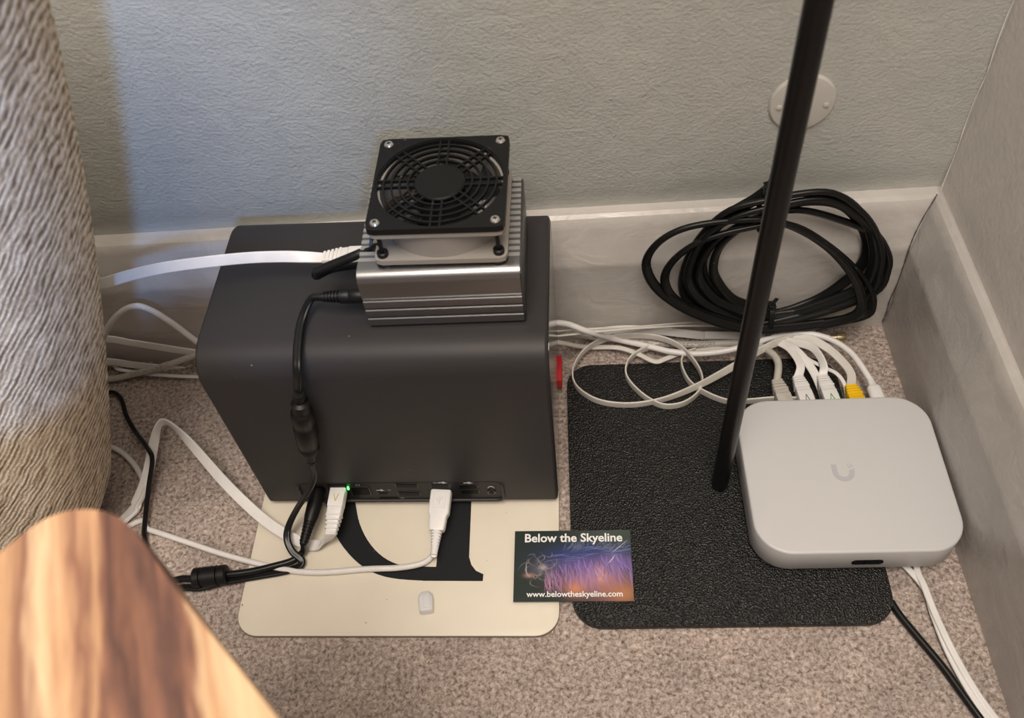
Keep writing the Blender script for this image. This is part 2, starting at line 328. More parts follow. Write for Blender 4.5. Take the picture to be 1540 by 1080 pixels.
def mir(L): return L+[Vector((p.x+.002, 2*ym-p.y, p.z)) for p in L[::-1][1:]]
O, I = spline([tuple(p) for p in mir(outer)], 3), spline([tuple(p) for p in mir(inner)], 3)
g = G(); zt = Vector((0, 0, .00035)); zb = Vector((0, 0, -.0001))
g.loft([[o+zb, o+zt, i+zt, i+zb] for o, i in zip(O, I)])
st = [fl(*p) for p in ((636, 873.6), (726, 874), (727, 864), (716, 859), (709, 850), (705.5, 838), (707, 800), (709, 752))]
stl = [fl(*p) for p in ((663, 752), (656, 853), (636, 852.6))]
mr = lambda L: [Vector((p.x+.002, 2*ym-p.y, p.z)) for p in L]
loop = st+mr(st)[::-1][1:]+mr(stl)[::-1]+stl[1:]
g.loft([[p+zb for p in loop], [p+zt*1.15 for p in loop]]); g.build('letter', m_letter, plate, smooth=False)

# ------------------------------------------------------------------ network drive box
F0, F1 = Vector((-.5295, -.1642, .006)), Vector((-.3052, -.1725, .006))
ny = math.atan2(F1.y-F0.y, F1.x-F0.x); nas = thing('drive_box', 'charcoal metal network drive box standing on the cream sign', 'drive box', (F0+F1)/2, ny)
NW = (F1-F0).length; NH = .179; ND = .136; R = .021
prof = [(0, .004), (0, NH-R)]+[(R-R*math.cos(a), NH-R+R*math.sin(a)) for a in [PI/2*k/8 for k in range(1, 9)]]
prof += [(ND-R+R*math.sin(a), NH-R+R*math.cos(a)) for a in [PI/2*k/8 for k in range(9)]]+[(ND, .004), (ND-.003, .001), (.003, .001)]
cyy, czz = ND/2, NH/2
def pin(e): return [(cyy+(y-cyy)*(1-e/cyy), czz+(z-czz)*(1-e/czz)) for y, z in prof]
g = G(); g.loft([[(x, y, z) for y, z in pin(e)] for x, e in ((-NW/2, .0022), (-NW/2+.0006, .0008), (-NW/2+.002, 0), (NW/2-.002, 0), (NW/2-.0006, .0008), (NW/2, .0022))]); g.build('shell', m_shell, nas, False, ang=.5)
g = G(); g.loft([[(x, y, z) for y, z in pin(.004)] for x in (NW/2-.001, NW/2+.0004)]); g.build('side_panel', m_side, nas, False)
for x in (-.08, .08):
    for y in (.02, .115):
        g = G(); g.lathe([(.008, -.0028), (.008, .0015)], 16, Matrix.Translation((x, y, 0))); g.build('foot', m_rubber, nas, False)
g = G(); g.box(NW/2-.0004, NW/2+.0030, .104, .130, .002, .014, .0006); g.build('latch', m_red, nas, False)
# recessed port strip (dark inset with raised lip at the lower edge)
def fr(x0, x1, z0, z1, d0, d1, r, nm, mt, par, bev=0):
    g = G(); Mx = Matrix(((1, 0, 0, (x0+x1)/2), (0, 0, -1, 0), (0, 1, 0, (z0+z1)/2), (0, 0, 0, 1)))
    g.slab(0, 0, x1-x0, z1-z0, r, d0, d1, bev, Mx, n=5, botbev=0); return g.build(nm, mt, par, False)
pp = fr(-.083, .0715, .0045, .031, -.003, .0003, .006, 'port_panel', m_panel, nas)
arc_ = lambda cx, cz, r, a0, a1: [Vector((cx+r*math.cos(a0+(a1-a0)*k/8), -.0006, cz+r*math.sin(a0+(a1-a0)*k/8))) for k in range(9)]
lp = [Vector((-.083, -.0006, .027))]+arc_(-.0775, .0105, .0055, PI, 1.5*PI)+arc_(.066, .0105, .0055, 1.5*PI, 2*PI)+[Vector((.0715, -.0006, .027))]
g = G(); g.sweep(lp, circ(.0013, 8), [Vector((0, 1, 0))]*len(lp)); g.build('panel_lip', m_shell, nas, False)
rj = fr(-.060, -.0455, .014, .029, 0, .0009, .001, 'network_port', m_port, nas)
rj = fr(-.044, -.0285, .0135, .026, 0, .0009, .001, 'network_port', m_portmetal, nas); fr(-.0428, -.0297, .0145, .025, .0008, .0013, .0008, 'socket', m_port, rj)
fr(-.0745, -.0625, .015, .028, 0, .001, .0058, 'power_socket', m_port, nas)
fr(-.0240, -.0150, .0145, .0178, 0, .0008, .0016, 'port', m_portmetal, nas); fr(-.0232, -.0158, .0151, .0172, .0007, .0011, .001, 'port', m_port, nas)
for z in (.0275, .0152):
    p = fr(-.0085, .0088, z-.003, z+.003, 0, .0007, .0014, 'display_port', m_portmetal, nas); fr(-.0078, .0081, z-.0024, z+.0024, .0006, .0011, .0012, 'socket', m_port, p)
for x, z in ((.0253, .0258), (.0253, .0175), (.0463, .0250), (.0466, .0172)):
    p = fr(x-.0072, x+.0072, z-.0031, z+.0031, 0, .0007, .0006, 'usb_port', m_portmetal, nas); fr(x-.0066, x+.0066, z-.0025, z+.0025, .0006, .0010, .0005, 'socket', m_port, p)
p = fr(.0598, .0662, .0136, .020, 0, .0012, .0031, 'audio_jack', m_portmetal, nas); fr(.0610, .0650, .0148, .0188, .0010, .0016, .0019, 'socket', m_port, p)
fr(-.0235, -.0095, .0078, .0092, 0, .0008, .0004, 'card_slot', m_port, nas)
def ftext(txt, x, z, size, nm='port_label'):
    vs, fs = text_geo(txt, size, .0, 'CENTER'); g = G(); g.add([(x+v.x, -.0006, z+v.y) for v in vs], fs); return g.build(nm, m_print, nas, False, smooth=False)
ftext('TF', -.0065, .0070, .0032); ftext('SS', .0222, .0300, .0030); ftext('2.5', -.0365, .0275, .003); ftext('10', -.0145, .0195, .003)
def trident(x, z, k=1):
    g = G()
    for a, b in (((-.003, 0), (.003, 0)), ((-.001, 0), (.0008, .0012)), ((.0008, .0012), (.002, .0012)), ((-.0002, 0), (.001, -.0011)), ((.001, -.0011), (.002, -.0011))):
        g.sweep([Vector((x+a[0]*k, -.0005, z+a[1]*k)), Vector((x+b[0]*k, -.0005, z+b[1]*k))], [(-.0002, -.0002), (.0002, -.0002), (.0002, .0002), (-.0002, .0002)])
    g.add([(x+.003*k, -.0006, z+.0007*k), (x+.003*k, -.0006, z-.0007*k), (x+.0042*k, -.0006, z)], [(0, 1, 2)])
    g.build('port_label', m_print, nas, False, smooth=False)
trident(.0272, .0308); trident(.0463, .0302); trident(-.0212, .0203, .9)
g = G(); arc = [Vector((.063+.0022*math.cos(a), -.0005, .0226+.0022*math.sin(a))) for a in [PI*k/10-.2 for k in range(12)]]; g.sweep(arc, circ(.0003, 6)); g.build('port_label', m_print, nas, False)
g = G(); g.box(-.0452, -.0440, -.0018, -.0003, .0235, .0262); g.build('status_light', m_led, nas, False)
NM = nas.matrix_basis
def nw(x, y, z): return NM @ Vector((x, y, z))

# ------------------------------------------------------------------ finned mini computer
TOP = .006+NH
D0, D1 = PZ(557, 494, TOP), PZ(790, 486, TOP); dy = math.atan2(D1.y-D0.y, D1.x-D0.x)
DW, DD, DH = .0972, .083, .0505
dev = thing('mini_computer', 'grey finned aluminium mini computer on top of the charcoal drive box', 'computer', ((D0+D1)/2), dy)
X0, X1 = -DW/2, DW/2
fz = [0.0015, .0098, .0178, .0258]
R = .007
prof = [(.004, .0015), (0.0005, .0015)]
prof += [(.0012, .0262), (.0012, .0275), (0, .0282), (0, DH-.0035-R)]
prof += [(R-R*math.cos(a), DH-.0035-R+R*math.sin(a)) for a in [PI/2*k/6 for k in range(1, 7)]]
prof += [(.0125, DH-.0035), (.0125, DH-.012), (DD, DH-.012), (DD, .0015)]
prof[1] = (.0016, .0015); prof[2] = (.0016, .0262)
g = G(); g.loft([[(x, y, z) for y, z in prof] for x in (X0, X1)]); g.build('body', m_alu, dev, False, ang=.5)
for k in range(3):
    z0, z1 = fz[k]+.0006, fz[k+1]-.0008
    g = G(); pr = [(.004, z0), (.0006, z0), (0, z0+.0006), (0, z1-.0006), (.0006, z1), (.004, z1)]
    g.loft([[(x, y, z) for y, z in pr] for x in (X0, X1)]); g.build('side_rib', m_alu, dev, False, ang=.4)
fy = .0135
while fy < DD-.002:
    g = G(); g.box(X0, X1, fy, fy+.0030, DH-.0122, DH-.0042, .0); g.build('fin', m_fin, dev, False, smooth=False); fy += .0051
g = G(); g.box(X1-.0002, X1+.0012, .001, DD, .001, DH-.006, .0003); g.build('end_plate', m_aludark, dev, False)
g = G(); g.box(X0-.0012, X0+.0002, .004, DD, .001, DH-.013, .0003); g.build('end_plate', m_aludark, dev, False)
for x in (-.035, .035):
    for y in (.012, .07):
        g = G(); g.lathe([(.005, 0), (.005, .002)], 12, Matrix.Translation((x, y, 0))); g.build('foot', m_rubber, dev, False)
DM = dev.matrix_basis
def dw(x, y, z): return DM @ Vector((x, y, z))

# ------------------------------------------------------------------ cooling fan
FB = TOP+DH-.0042
fc = [PZ(*p, FB+.032) for p in ((570, 211), (762, 205), (762, 340), (553, 348))]
fcen = sum(fc, Vector())/4; fyaw = math.atan2(fc[1].y-fc[0].y, fc[1].x-fc[0].x)*.5+math.atan2(fc[2].y-fc[3].y, fc[2].x-fc[3].x)*.5
fan = thing('cooling_fan', 'square cooling fan with black grille on top of the finned computer', 'fan', (fcen.x, fcen.y, FB), fyaw)
A = .0395
for sx in (-1, 1):
    for sy in (-1, 1):
        g = G(); g.lathe([(.0052, 0), (.0056, .001), (.0056, .0025), (.0048, .0036)], 18, Matrix.Translation((sx*.034, sy*.034, 0))); g.build('rubber_mount', m_rubber, fan, False)
# frame : bottom flange, duct, top flange
def ringplate(g, half, rc, rin, z0, z1, n=96):
    o, i = [], []
    rr = rrect(2*half, 2*half, rc, 10)
    for k in range(n):
        a = 2*PI*k/n; c, s_ = math.cos(a), math.sin(a)
        t = half/max(abs(c), abs(s_)); x, y = t*c, t*s_
        ex, ey = abs(x)-(half-rc), abs(y)-(half-rc)
        if ex > 0 and ey > 0:
            # ray to rounded corner circle
            q = half-rc; b = q*(abs(c)+abs(s_)); d = math.sqrt(max(b*b-(2*q*q-rc*rc), 0)); t = b+d; x, y = t*c, t*s_
        o.append((x, y)); i.append((rin*c, rin*s_))
    R_ = [[(x, y, z0) for x, y in o], [(x, y, z1) for x, y in o], [(x, y, z1) for x, y in i], [(x, y, z0) for x, y in i], [(x, y, z0) for x, y in o]]
    return g.loft(R_, cap=False)
fz0 = .0034
g = G(); ringplate(g, A, .004, .0365, fz0, fz0+.0035); ringplate(g, A, .004, .0365, fz0+.0215, fz0+.025)
g.lathe([(.0365, fz0+.003), (.0378, fz0+.003), (.0378, fz0+.022), (.0365, fz0+.022), (.0365, fz0+.003)], 72, cap=False)
fo = g.build('frame', m_fanframe, fan, False, ang=.5)
for sx in (-1, 1):
    for sy in (-1, 1):
        g = G(); g.lathe([(.0013, fz0+.003), (.0013, fz0+.022)], 14, Matrix.Translation((sx*.0345, sy*.0345, 0)))
        g.box(sx*.0345-.0005, sx*.0345+.0005, sy*.0255 if sy < 0 else .0255, sy*.0255+.002, fz0+.003, fz0+.022) if False else None
        g.build('corner_post', m_rubber if sx*sy < 0 or sy < 0 else m_fanframe, fan, False)
        g = G(); g.lathe([(.0034, fz0+.0035), (.0034, fz0+.0062), (.0026, fz0+.0068), (.0015, fz0+.0066), (.0015, fz0+.005)], 16, Matrix.Translation((sx*.0345, sy*.0345, 0))); g.build('bolt_head', m_rubber, fan, False)
g = G(); g.lathe([(.016, fz0+.002), (.0165, fz0+.004), (.0165, fz0+.019), (.0155, fz0+.021), (.004, fz0+.0215)], 32); rot_ = g.build('rotor_hub', m_blade, fan, False)
for k in range(7):
    g = G(); rows = []
    for j in range(7):
        r = .0155+.0200*j/6; a0 = 2*PI*k/7+j*.075; row = []
        for q in range(6):
            t = q/5; a = a0+(t-.5)*.78; row.append((r*math.cos(a), r*math.sin(a), fz0+.0045+.0135*t**1.2))
        rows.append(row)
    vs = [p for r_ in rows for p in r_]+[(x, y, z+.001) for r_ in rows for x, y, z in r_]; fs = []
    for j in range(6):
        for q in range(5):
            a = j*6+q; fs += [(a, a+1, a+7, a+6), (42+a, 42+a+6, 42+a+7, 42+a+1)]
    for q in range(5): fs += [(36+q, 37+q, 79+q, 78+q), (q+1, q, 42+q, 43+q)]
    for j in range(6): fs += [(j*6, j*6+6, 42+j*6+6, 42+j*6), (j*6+11, j*6+5, 42+j*6+5, 42+j*6+11)]
    g.add(vs, fs); g.build('blade', m_blade, rot_, False)
gz = fz0+.025
g = G(); ringplate(g, .040, .0035, .0385, gz, gz+.0042); gd = g.build('grille', m_guard, fan, False, ang=.5)
g = G(); g.lathe([(.0150, gz+.0012), (.0154, gz+.0016), (.0154, gz+.0032), (.0146, gz+.0040), (.0002, gz+.0041)], 40); g.build('grille_disc', m_guard, gd, False)
for r in (.0193, .0242, .0290, .0338, .0382):
    g = G(); g.lathe([(r-.0006, gz+.0016), (r+.0006, gz+.0016), (r+.0006, gz+.0036), (r-.0006, gz+.0036), (r-.0006, gz+.0016)], 72, cap=False); g.build('grille_ring', m_guard, gd, False)
for k in range(8):
    for s_ in (-1, 1):
        Mx = Matrix.Rotation(PI/4*k, 4, 'Z'); off = s_*.0027
        x1 = .0395 if k % 2 == 0 else .0388
        g = G(); g.box(.0148, x1, off-.0006, off+.0006, gz+.0014, gz+.0034, 0, Mx); g.build('grille_spoke', m_guard, gd, False, smooth=False)
for sx in (-1, 1):
    for sy in (-1, 1):
        Mx = Matrix.Translation((sx*.0345, sy*.0345, gz+.0042)) @ Matrix.Rotation(random.random()*3, 4, 'Z')
        g = G(); g.lathe([(.0030, -.0005), (.0030, .0004), (.0024, .0012), (.0008, .0015)], 20, Mx); sc_ = g.build('screw', m_screw, gd, False)
        g = G(); g.box(-.0013, .0013, -.00025, .00025, .0011, .00165, 0, Mx); g.box(-.00025, .00025, -.0013, .0013, .0011, .00165, 0, Mx); g.build('screw_slot', m_port, sc_, False, smooth=False)
FM = fan.matrix_basis
def fw(x, y, z): return FM @ Vector((x, y, z))
# fan lead in black sleeve, folded back on itself
g = G(); a = fw(-.037, -.026, .008); b_ = PZ(556, 375, TOP+.046); c_ = PZ(528, 387, TOP+.042); d_ = PZ(474, 409, TOP+.034); zz = Vector((0, 0, 1))
g.sweep(spline([tuple(a), tuple(b_), tuple(c_), tuple((c_+d_)/2), tuple(d_)], 6), circ(.0024, 12), scale=[.62]*7+[.75]*2+[1.25]*16); g.build('cable_sleeve', m_rubber, fan)
e_ = PZ(500, 405, TOP+.024); f_ = PZ(545, 398, TOP+.030)
g = G(); g.sweep(spline([tuple(d_), tuple(d_-zz*.004), tuple(e_), tuple(f_)], 5), circ(.0023, 10)); g.build('cable_sleeve', m_rubber, fan)
for mt, o in ((m_wireY, .0022), (m_wireB, .0052), (m_rubber, -.001)):
    g = G(); q = fw(-.0365, -.020, .007+o); g.sweep(spline([tuple(q), tuple(q+Vector((-.006, -.002+o*.5, .004))), tuple((q+b_)/2+Vector((-.002, .001, .003+o*.3))), tuple(b_)], 6), circ(.0007, 8)); g.build('wire', mt, fan)

# ------------------------------------------------------------------ white gateway
gw = thing('network_gateway', 'flat square white network gateway resting on the black lamp base', 'gateway', (-.0978, -.173, .006), -.0168)
g = G(); g.slab(0, 0, .134, .120, .022, 0, .0055, 0, n=10); g.build('foot_plate', m_gatefoot, gw, False)
g = G()
rings = [[(x, y, z) for x, y in rrect(.1418-2*i, .1276-2*i, .025-i, 12)] for i, z in ((.003, .0048), (.0008, .0052), (0, .0062), (0, .0284), (.0003, .0293), (.0009, .0298), (.002, .0300))]
g.loft(rings); body = g.build('body', m_gate, gw, False, ang=.7)
Mx = Matrix(((1, 0, 0, .005), (0, 0, -1, -.0637), (0, 1, 0, .0148), (0, 0, 0, 1)))
g = G(); g.slab(0, 0, .0215, .0068, .0033, 0, .0004, 0, Mx, n=8); g.build('screen', m_screen, body, False)
# logo: open U with pixel squares
g = G(); lz = .0301; rO, rI, hh = .0078, .0040, .0065; cx0, cy0 = -.0015, -.0010
o_ = [(-rO, hh), (-rO, 0)]+[(rO*math.cos(a), rO*math.sin(a)) for a in [PI+PI*k/14 for k in range(1, 14)]]+[(rO, 0), (rO, .0028)]
i_ = [(-rI, hh), (-rI, 0)]+[(rI*math.cos(a), rI*math.sin(a)) for a in [PI+PI*k/14 for k in range(1, 14)]]+[(rI, 0), (rI, .0010)]
g.loft([[(cx0+o[0], cy0+o[1], lz-.0003), (cx0+o[0], cy0+o[1], lz), (cx0+i[0], cy0+i[1], lz), (cx0+i[0], cy0+i[1], lz-.0003)] for o, i in zip(o_, i_)])
for x, y, w_ in ((.0050, .0040, .0016), (.0068, .0050, .0014), (.0040, .0056, .0010), (.0058, .0066, .0009)):
    g.box(cx0+x-w_/2, cx0+x+w_/2, cy0+y-w_/2, cy0+y+w_/2, lz-.0003, lz)
g.build('logo', m_gatelogo, body, False, smooth=False)
GM = gw.matrix_basis

# ------------------------------------------------------------------ floor lamp
q = [PZ(*p, .006) for p in ((853, 550), (866, 940), (1356, 940), (1240, 540))]
lc = Vector((-.1860, -.1590, 0)); lyaw = -.018
lamp = thing('floor_lamp', 'black floor lamp with textured square base and thin pole', 'lamp', lc, lyaw)
g = G(); g.slab(0, 0, .2205, .228, .021, .0004, .0062, .0012, n=10); g.build('base_plate', m_lamp, lamp, False)
pb = PZ(1080, 727, .006); ptop = 1.32
g = G(); g.lathe([(.0062, .004), (.0062, ptop)], 24, Matrix.Translation((-.183, -.1636, 0))); g.build('pole', m_pole, lamp)
g = G(); g.lathe([(.16, 1.20), (.10, 1.42), (.098, 1.42), (.158, 1.20)], 40, Matrix.Translation((-.183, -.1636, 0)), cap=False); g.build('lamp_shade', mat('shade_black', (.6, .55, .48), .8), lamp)
g = G(); g.lathe([(.0005, 1.255), (.03, 1.27), (.04, 1.30), (.03, 1.335), (.0005, 1.35)], 24, Matrix.Translation((-.183, -.22, 0))); bulb = g.build('bulb', mat('warm_bulb', (1, .9, .8), .4, emit=((1, .78, .55), 3)), lamp)
L = bpy.data.lights.new('lamp_light', 'POINT'); L.energy = 1.6; L.color = (1, .86, .72); L.shadow_soft_size = .045
lo = bpy.data.objects.new('lamp_light', L); COL.objects.link(lo); lo.location = (-.183, -.22, 1.205)
pts = [PZ(1340, 905, .003), PZ(1353, 925, .003), PZ(1380, 958, .003), PZ(1420, 1006, .003), PZ(1470, 1075, .003), PZ(1540, 1165, .003)]
g = G(); g.sweep(spline([tuple(p) for p in pts], 8), circ(.0026, 12)); g.build('power_cord', m_blackcord, lamp)

# ------------------------------------------------------------------ small things
cc = PZ(862, 853, .0066)
card = thing('business_card', 'dark green business card with a colourful dog picture and white lettering', 'card', (-.2965, -.225, .0), -.0285)
def card_mesh():
    nx, nyy = 300, 194; img = np.zeros((nyy, nx, 3)); X, Yg = np.meshgrid(np.linspace(0, 1, nx), np.linspace(1, 0, nyy))
    base = np.array([.012, .022, .018]); img[:] = base
    img += (np.exp(-((X-.85)**2/.08+(Yg-1)**2/.06))*.045)[..., None]*np.array([.8, 1, .9])
    def blob(cx, cy, sx, sy, col, k, th_=0):
        c, s_ = math.cos(th_), math.sin(th_); u = (X-cx)*c+(Yg-cy)*s_; v_ = -(X-cx)*s_+(Yg-cy)*c
        w = np.clip(np.exp(-(u/sx)**2-(v_/sy)**2)*k, 0, 1)[..., None]; img[:] = img*(1-w)+np.array(col)*w
    blob(.58, .66, .30, .13, (.02, .035, .16), 1.2, .08); blob(.62, .52, .30, .10, (.10, .07, .26), 1.0, .1); blob(.85, .55, .12, .12, (.16, .12, .32), .9, -.5)
    blob(.62, .28, .22, .16, (.30, .14, .26), 1.0); blob(.80, .22, .2, .22, (.36, .15, .14), .9); blob(.52, .18, .08, .1, (.55, .22, .10), 1); blob(.73, .37, .06, .1, (.75, .36, .18), 1.1); blob(.92, .1, .12, .14, (.42, .18, .08), .9)
    blob(.22, .44, .09, .09, (.10, .10, .13), .8); blob(.25, .47, .03, .03, (.5, .4, .42), .9); blob(.13, .36, .04, .03, (.45, .25, .2), .8)
    rs = np.random.RandomState(3)
    def stroke(P, col, wd, k):
        P = np.array(P); t = np.linspace(0, 1, 90)[:, None]; B = (1-t)**2*P[0]+2*t*(1-t)*P[1]+t**2*P[2]
        for j, (x, y) in enumerate(B):
            ix, iy = int(x*(nx-1)), int((1-y)*(nyy-1)); a_ = k*math.sin(PI*min(max(j/89, .03), .97))
            for dx in range(-wd, wd+1):
                if 0 <= ix+dx < nx and 0 <= iy < nyy: w = a_*(1-abs(dx)/(wd+1)); img[iy, ix+dx] = img[iy, ix+dx]*(1-w)+np.array(col)*w
    for i in range(210):
        x = rs.uniform(.26, .99); top_ = .40+.22*max(0, math.sin((x-.2)*2.3)); y = top_+rs.uniform(-.16, .06); l = rs.uniform(.12, .36); sl = rs.uniform(-.03, .08)+.22*max(x-.72, 0)
        u = min(max((.5-y+l*.3)/.4, 0), 1); col = np.array([.24, .17, .48])*(1-u)+np.array([.62, .27, .24])*u
        stroke([(x, y), (x+sl*.1, y-l*.5), (min(x+sl, 1), max(y-l, 0))], col*rs.uniform(.35, 1.25), 1, .55)
    for i in range(80):
        x = rs.uniform(.25, .9); y = .52+.16*math.sin((x-.25)*3.2)+rs.uniform(-.06, .08); stroke([(x, y), (x+.06, y+rs.uniform(0, .05)), (x+.16, y+rs.uniform(-.04, .05))], rs.choice([.06, .12, .2])*np.array([.8, 1.0, 2.2]), 1, .5)
    for i in range(50):
        x = rs.uniform(.4, .95); y = .70+rs.uniform(-.03, .1); stroke([(x, y), (x+.03, y+.08), (x+rs.uniform(-.03, .12), y+rs.uniform(.04, .14))], (.12, .15, .22), 1, .35)
    for i in range(26):
        a_ = rs.uniform(0, 6.3); r_ = rs.uniform(.05, .15); cx_, cy_ = .22+rs.uniform(-.06, .1), .42+rs.uniform(-.14, .22)
        stroke([(cx_, cy_), (cx_+r_*math.cos(a_), cy_+r_*math.sin(a_)), (cx_+r_*math.cos(a_+1.3), cy_+r_*1.3*math.sin(a_+1.3))], (.24, .22, .20), 1, .4)
    stroke([(.83, .66), (.9, .75), (.98, .86)], (.5, .5, .55), 1, .8); stroke([(.80, .52), (.84, .57), (.86, .64)], (.55, .5, .6), 1, .8); stroke([(.12, .6), (.08, .4), (.14, .33)], (.45, .4, .4), 1, .8)
    return nx, nyy, np.clip(img, 0, 1)
nx, nyy, img = card_mesh()
g = G(); g.box(-.0425, .0425, -.0275, .0275, .0064, .0068); g.build('card_stock', mat('card_dark', (.012, .02, .017), .3), card, False, smooth=False)
xs = np.linspace(-.0425, .0425, nx); ys = np.linspace(.0275, -.0275, nyy)
me = bpy.data.meshes.new('printed_picture'); VX, VY = np.meshgrid(xs, ys)
V = np.stack([VX.ravel(), VY.ravel(), np.full(VX.size, .00685)], 1); idx = np.arange(nx*nyy).reshape(nyy, nx)
Fq = np.stack([idx[1:, :-1], idx[1:, 1:], idx[:-1, 1:], idx[:-1, :-1]], -1).reshape(-1, 4)
me.from_pydata(V.tolist(), [], Fq.tolist()); ca = me.color_attributes.new('print', 'FLOAT_COLOR', 'POINT')
ca.data.foreach_set('color', np.concatenate([img.reshape(-1, 3), np.ones((nx*nyy, 1))], 1).ravel())
m_card = mat('card_print', (.02, .03, .02), .28); an = nd(m_card, 'ShaderNodeVertexColor', layer_name='print'); lk(m_card, an, 'Color', bsdf(m_card), 'Base Color'); me.materials.append(m_card)
po = bpy.data.objects.new('printed_picture', me); COL.objects.link(po); po.parent = card
m_ink = mat('white_ink', (.82, .82, .80), .4)
def ctext(t, width, y, bold):
    vs, fs = text_geo(t, 1, bold, 'CENTER'); x0 = min(v.x for v in vs); x1 = max(v.x for v in vs); k = width/(x1-x0)
    g = G(); g.add([((v.x-(x0+x1)/2)*k+.0008, y+v.y*k, .0070) for v in vs], fs); g.build('lettering', m_ink, card, False, smooth=False)
ctext('Below the Skyeline', .0715, .0185, .022); ctext('www.belowtheskyeline.com', .068, -.0240, .018)

pc = PZ(640, 905, .0085)
capt = thing('plastic_cap', 'small milky plastic plug cap lying on the cream sign', 'cap', (pc.x, pc.y, .0031), .12)
g = G()
rings = []
for y, w_, h_ in ((-.0075, .0042, .0062), (-.0070, .0048, .0072), (-.002, .0050, .0074), (.002, .0054, .0076), (.0055, .0046, .0070), (.0075, .0030, .0052)):
    rings.append([(x, y, .0038+z) for x, z in rrect(w_*2, h_, .0018, 3)])
g.loft(rings); cb = g.build('cap_body', m_cap, capt, False)
g = G(); g.box(-.0012, .0034, -.0055, .004, .0074, .0083, .0004); g.build('cap_tab', m_cap, cb, False)

oc = PY(1206, 153, 0); oval = thing('blanking_cover', 'round ivory blanking cover on the grey wall behind the lamp pole', 'cover', oc)
g = G(); Mx = Matrix.Translation(oc) @ Matrix.Rotation(PI/2, 4, 'X'); g.lathe([(.0222, -.001), (.0222, .0012), (.0210, .0026), (.016, .0036), (.0002, .0040)], 48, Mx); ob_ = g.build('cover_disc', m_oval, oval)
for dx in (-.0155, .0155):
    g = G(); g.lathe([(.0019, .002), (.0019, .0043), (.0008, .0047)], 14, Matrix.Translation((dx, 0, 0)) @ Mx if False else Matrix.Translation(oc+Vector((dx, 0, -.001))) @ Matrix.Rotation(PI/2, 4, 'X')); g.build('screw', m_oval, oval)

# ------------------------------------------------------------------ cables
Hx = 'H'; Ux = Vector((0, 0, 1))
def pt(p):
    if p[0] == 'y': return PY(p[1], p[2], p[3])
    if p[0] == 'w': return Vector(p[1:])
    return PZ(*p)
def path(pts, axes=None, n=8):
    W_ = [pt(p) for p in pts]
    if axes is None: return spline([tuple(p) for p in W_], n), None
    if not isinstance(axes, (list, tuple)): axes = [axes]*len(W_)
    axes = list(axes)+[axes[-1]]*(len(W_)-len(axes)); ax = []
    for i, a in enumerate(axes[:len(W_)]):
        if isinstance(a, str):
            t = W_[min(i+1, len(W_)-1)]-W_[max(i-1, 0)]; a = Vector((-t.y, t.x, 0)).normalized()
        a = Vector(a)
        if ax and a.dot(ax[-1]) < 0: a = -a
        ax.append(a)
    P = spline([tuple(p) for p in W_], n); A_ = spline([tuple(a) for a in ax], n); return P, A_
def cable(name, label, pts, sec, mt, axes=None, cat='cable', group=None, n=8, root=None):
    P, A_ = path(pts, axes, n)
    if root is None: root = thing(name, label, cat, P[len(P)//2], 0, group)
    g = G(); g.sweep(P, sec, A_); o = g.build('jacket', mt, root); o['path'] = None if False else 0
    del o['path']; return root, P, A_
def rj45(root, loc, ydir, updir, mt, mark=None, boot=.020, body=.012, w=.0118, h=.0085, ribs=5, accent=None, flat=True):
    """plug pointing along ydir into the socket, loc = mouth of the socket"""
    M_ = frame(loc, ydir, updir)
    g = G(); g.box(-w/2, w/2, -body, .003, -h/2, h/2, .0008, M_); pl = g.build('plug', mt, root)
    g = G(); rings = []
    for y, ww, hh_ in ((-body, w*.98, h*.95), (-body-boot*.35, w*.92, h*.85), (-body-boot*.45, w*.8, h*.6), (-body-boot, w*.66, h*.42)):
        rings.append([(x, y, z) for x, z in rrect(ww, hh_, .0012, 3)])
    g.loft(rings, M=M_); g.build('boot', mt, pl)
    for k in range(ribs):
        t = k/(ribs-1) if ribs > 1 else 0; y = -body-boot*(.30+.62*t); ww = w*(1.0-.24*t); hh_ = h*(.95-.35*t)
        g = G(); g.loft([[(x, yy, z) for x, z in rrect(ww, hh_, .0012, 3)] for yy in (y-.0008, y+.0008)], M=M_); g.build('boot_rib', mt, pl)
    if mark:
        g = G()
        for s_ in (-1, 1): g.sweep([M_ @ Vector((s_*.0019, -body*.30, h/2+.0001)), M_ @ Vector((0, -body*.72, h/2+.0001))], [(-.0005, -.0002), (.0005, -.0002), (.0005, .0002), (-.0005, .0002)])
        g.build('mark', mark, pl, smooth=False)
    if accent:
        g = G(); g.box(-w/2-.0012, -w/2+.002, -body*.85, -body*.15, -h*.3, h*.35, .0012, M_); g.build('accent', accent, pl)
    return pl, M_ @ Vector((0, -body-boot*.96, 0))
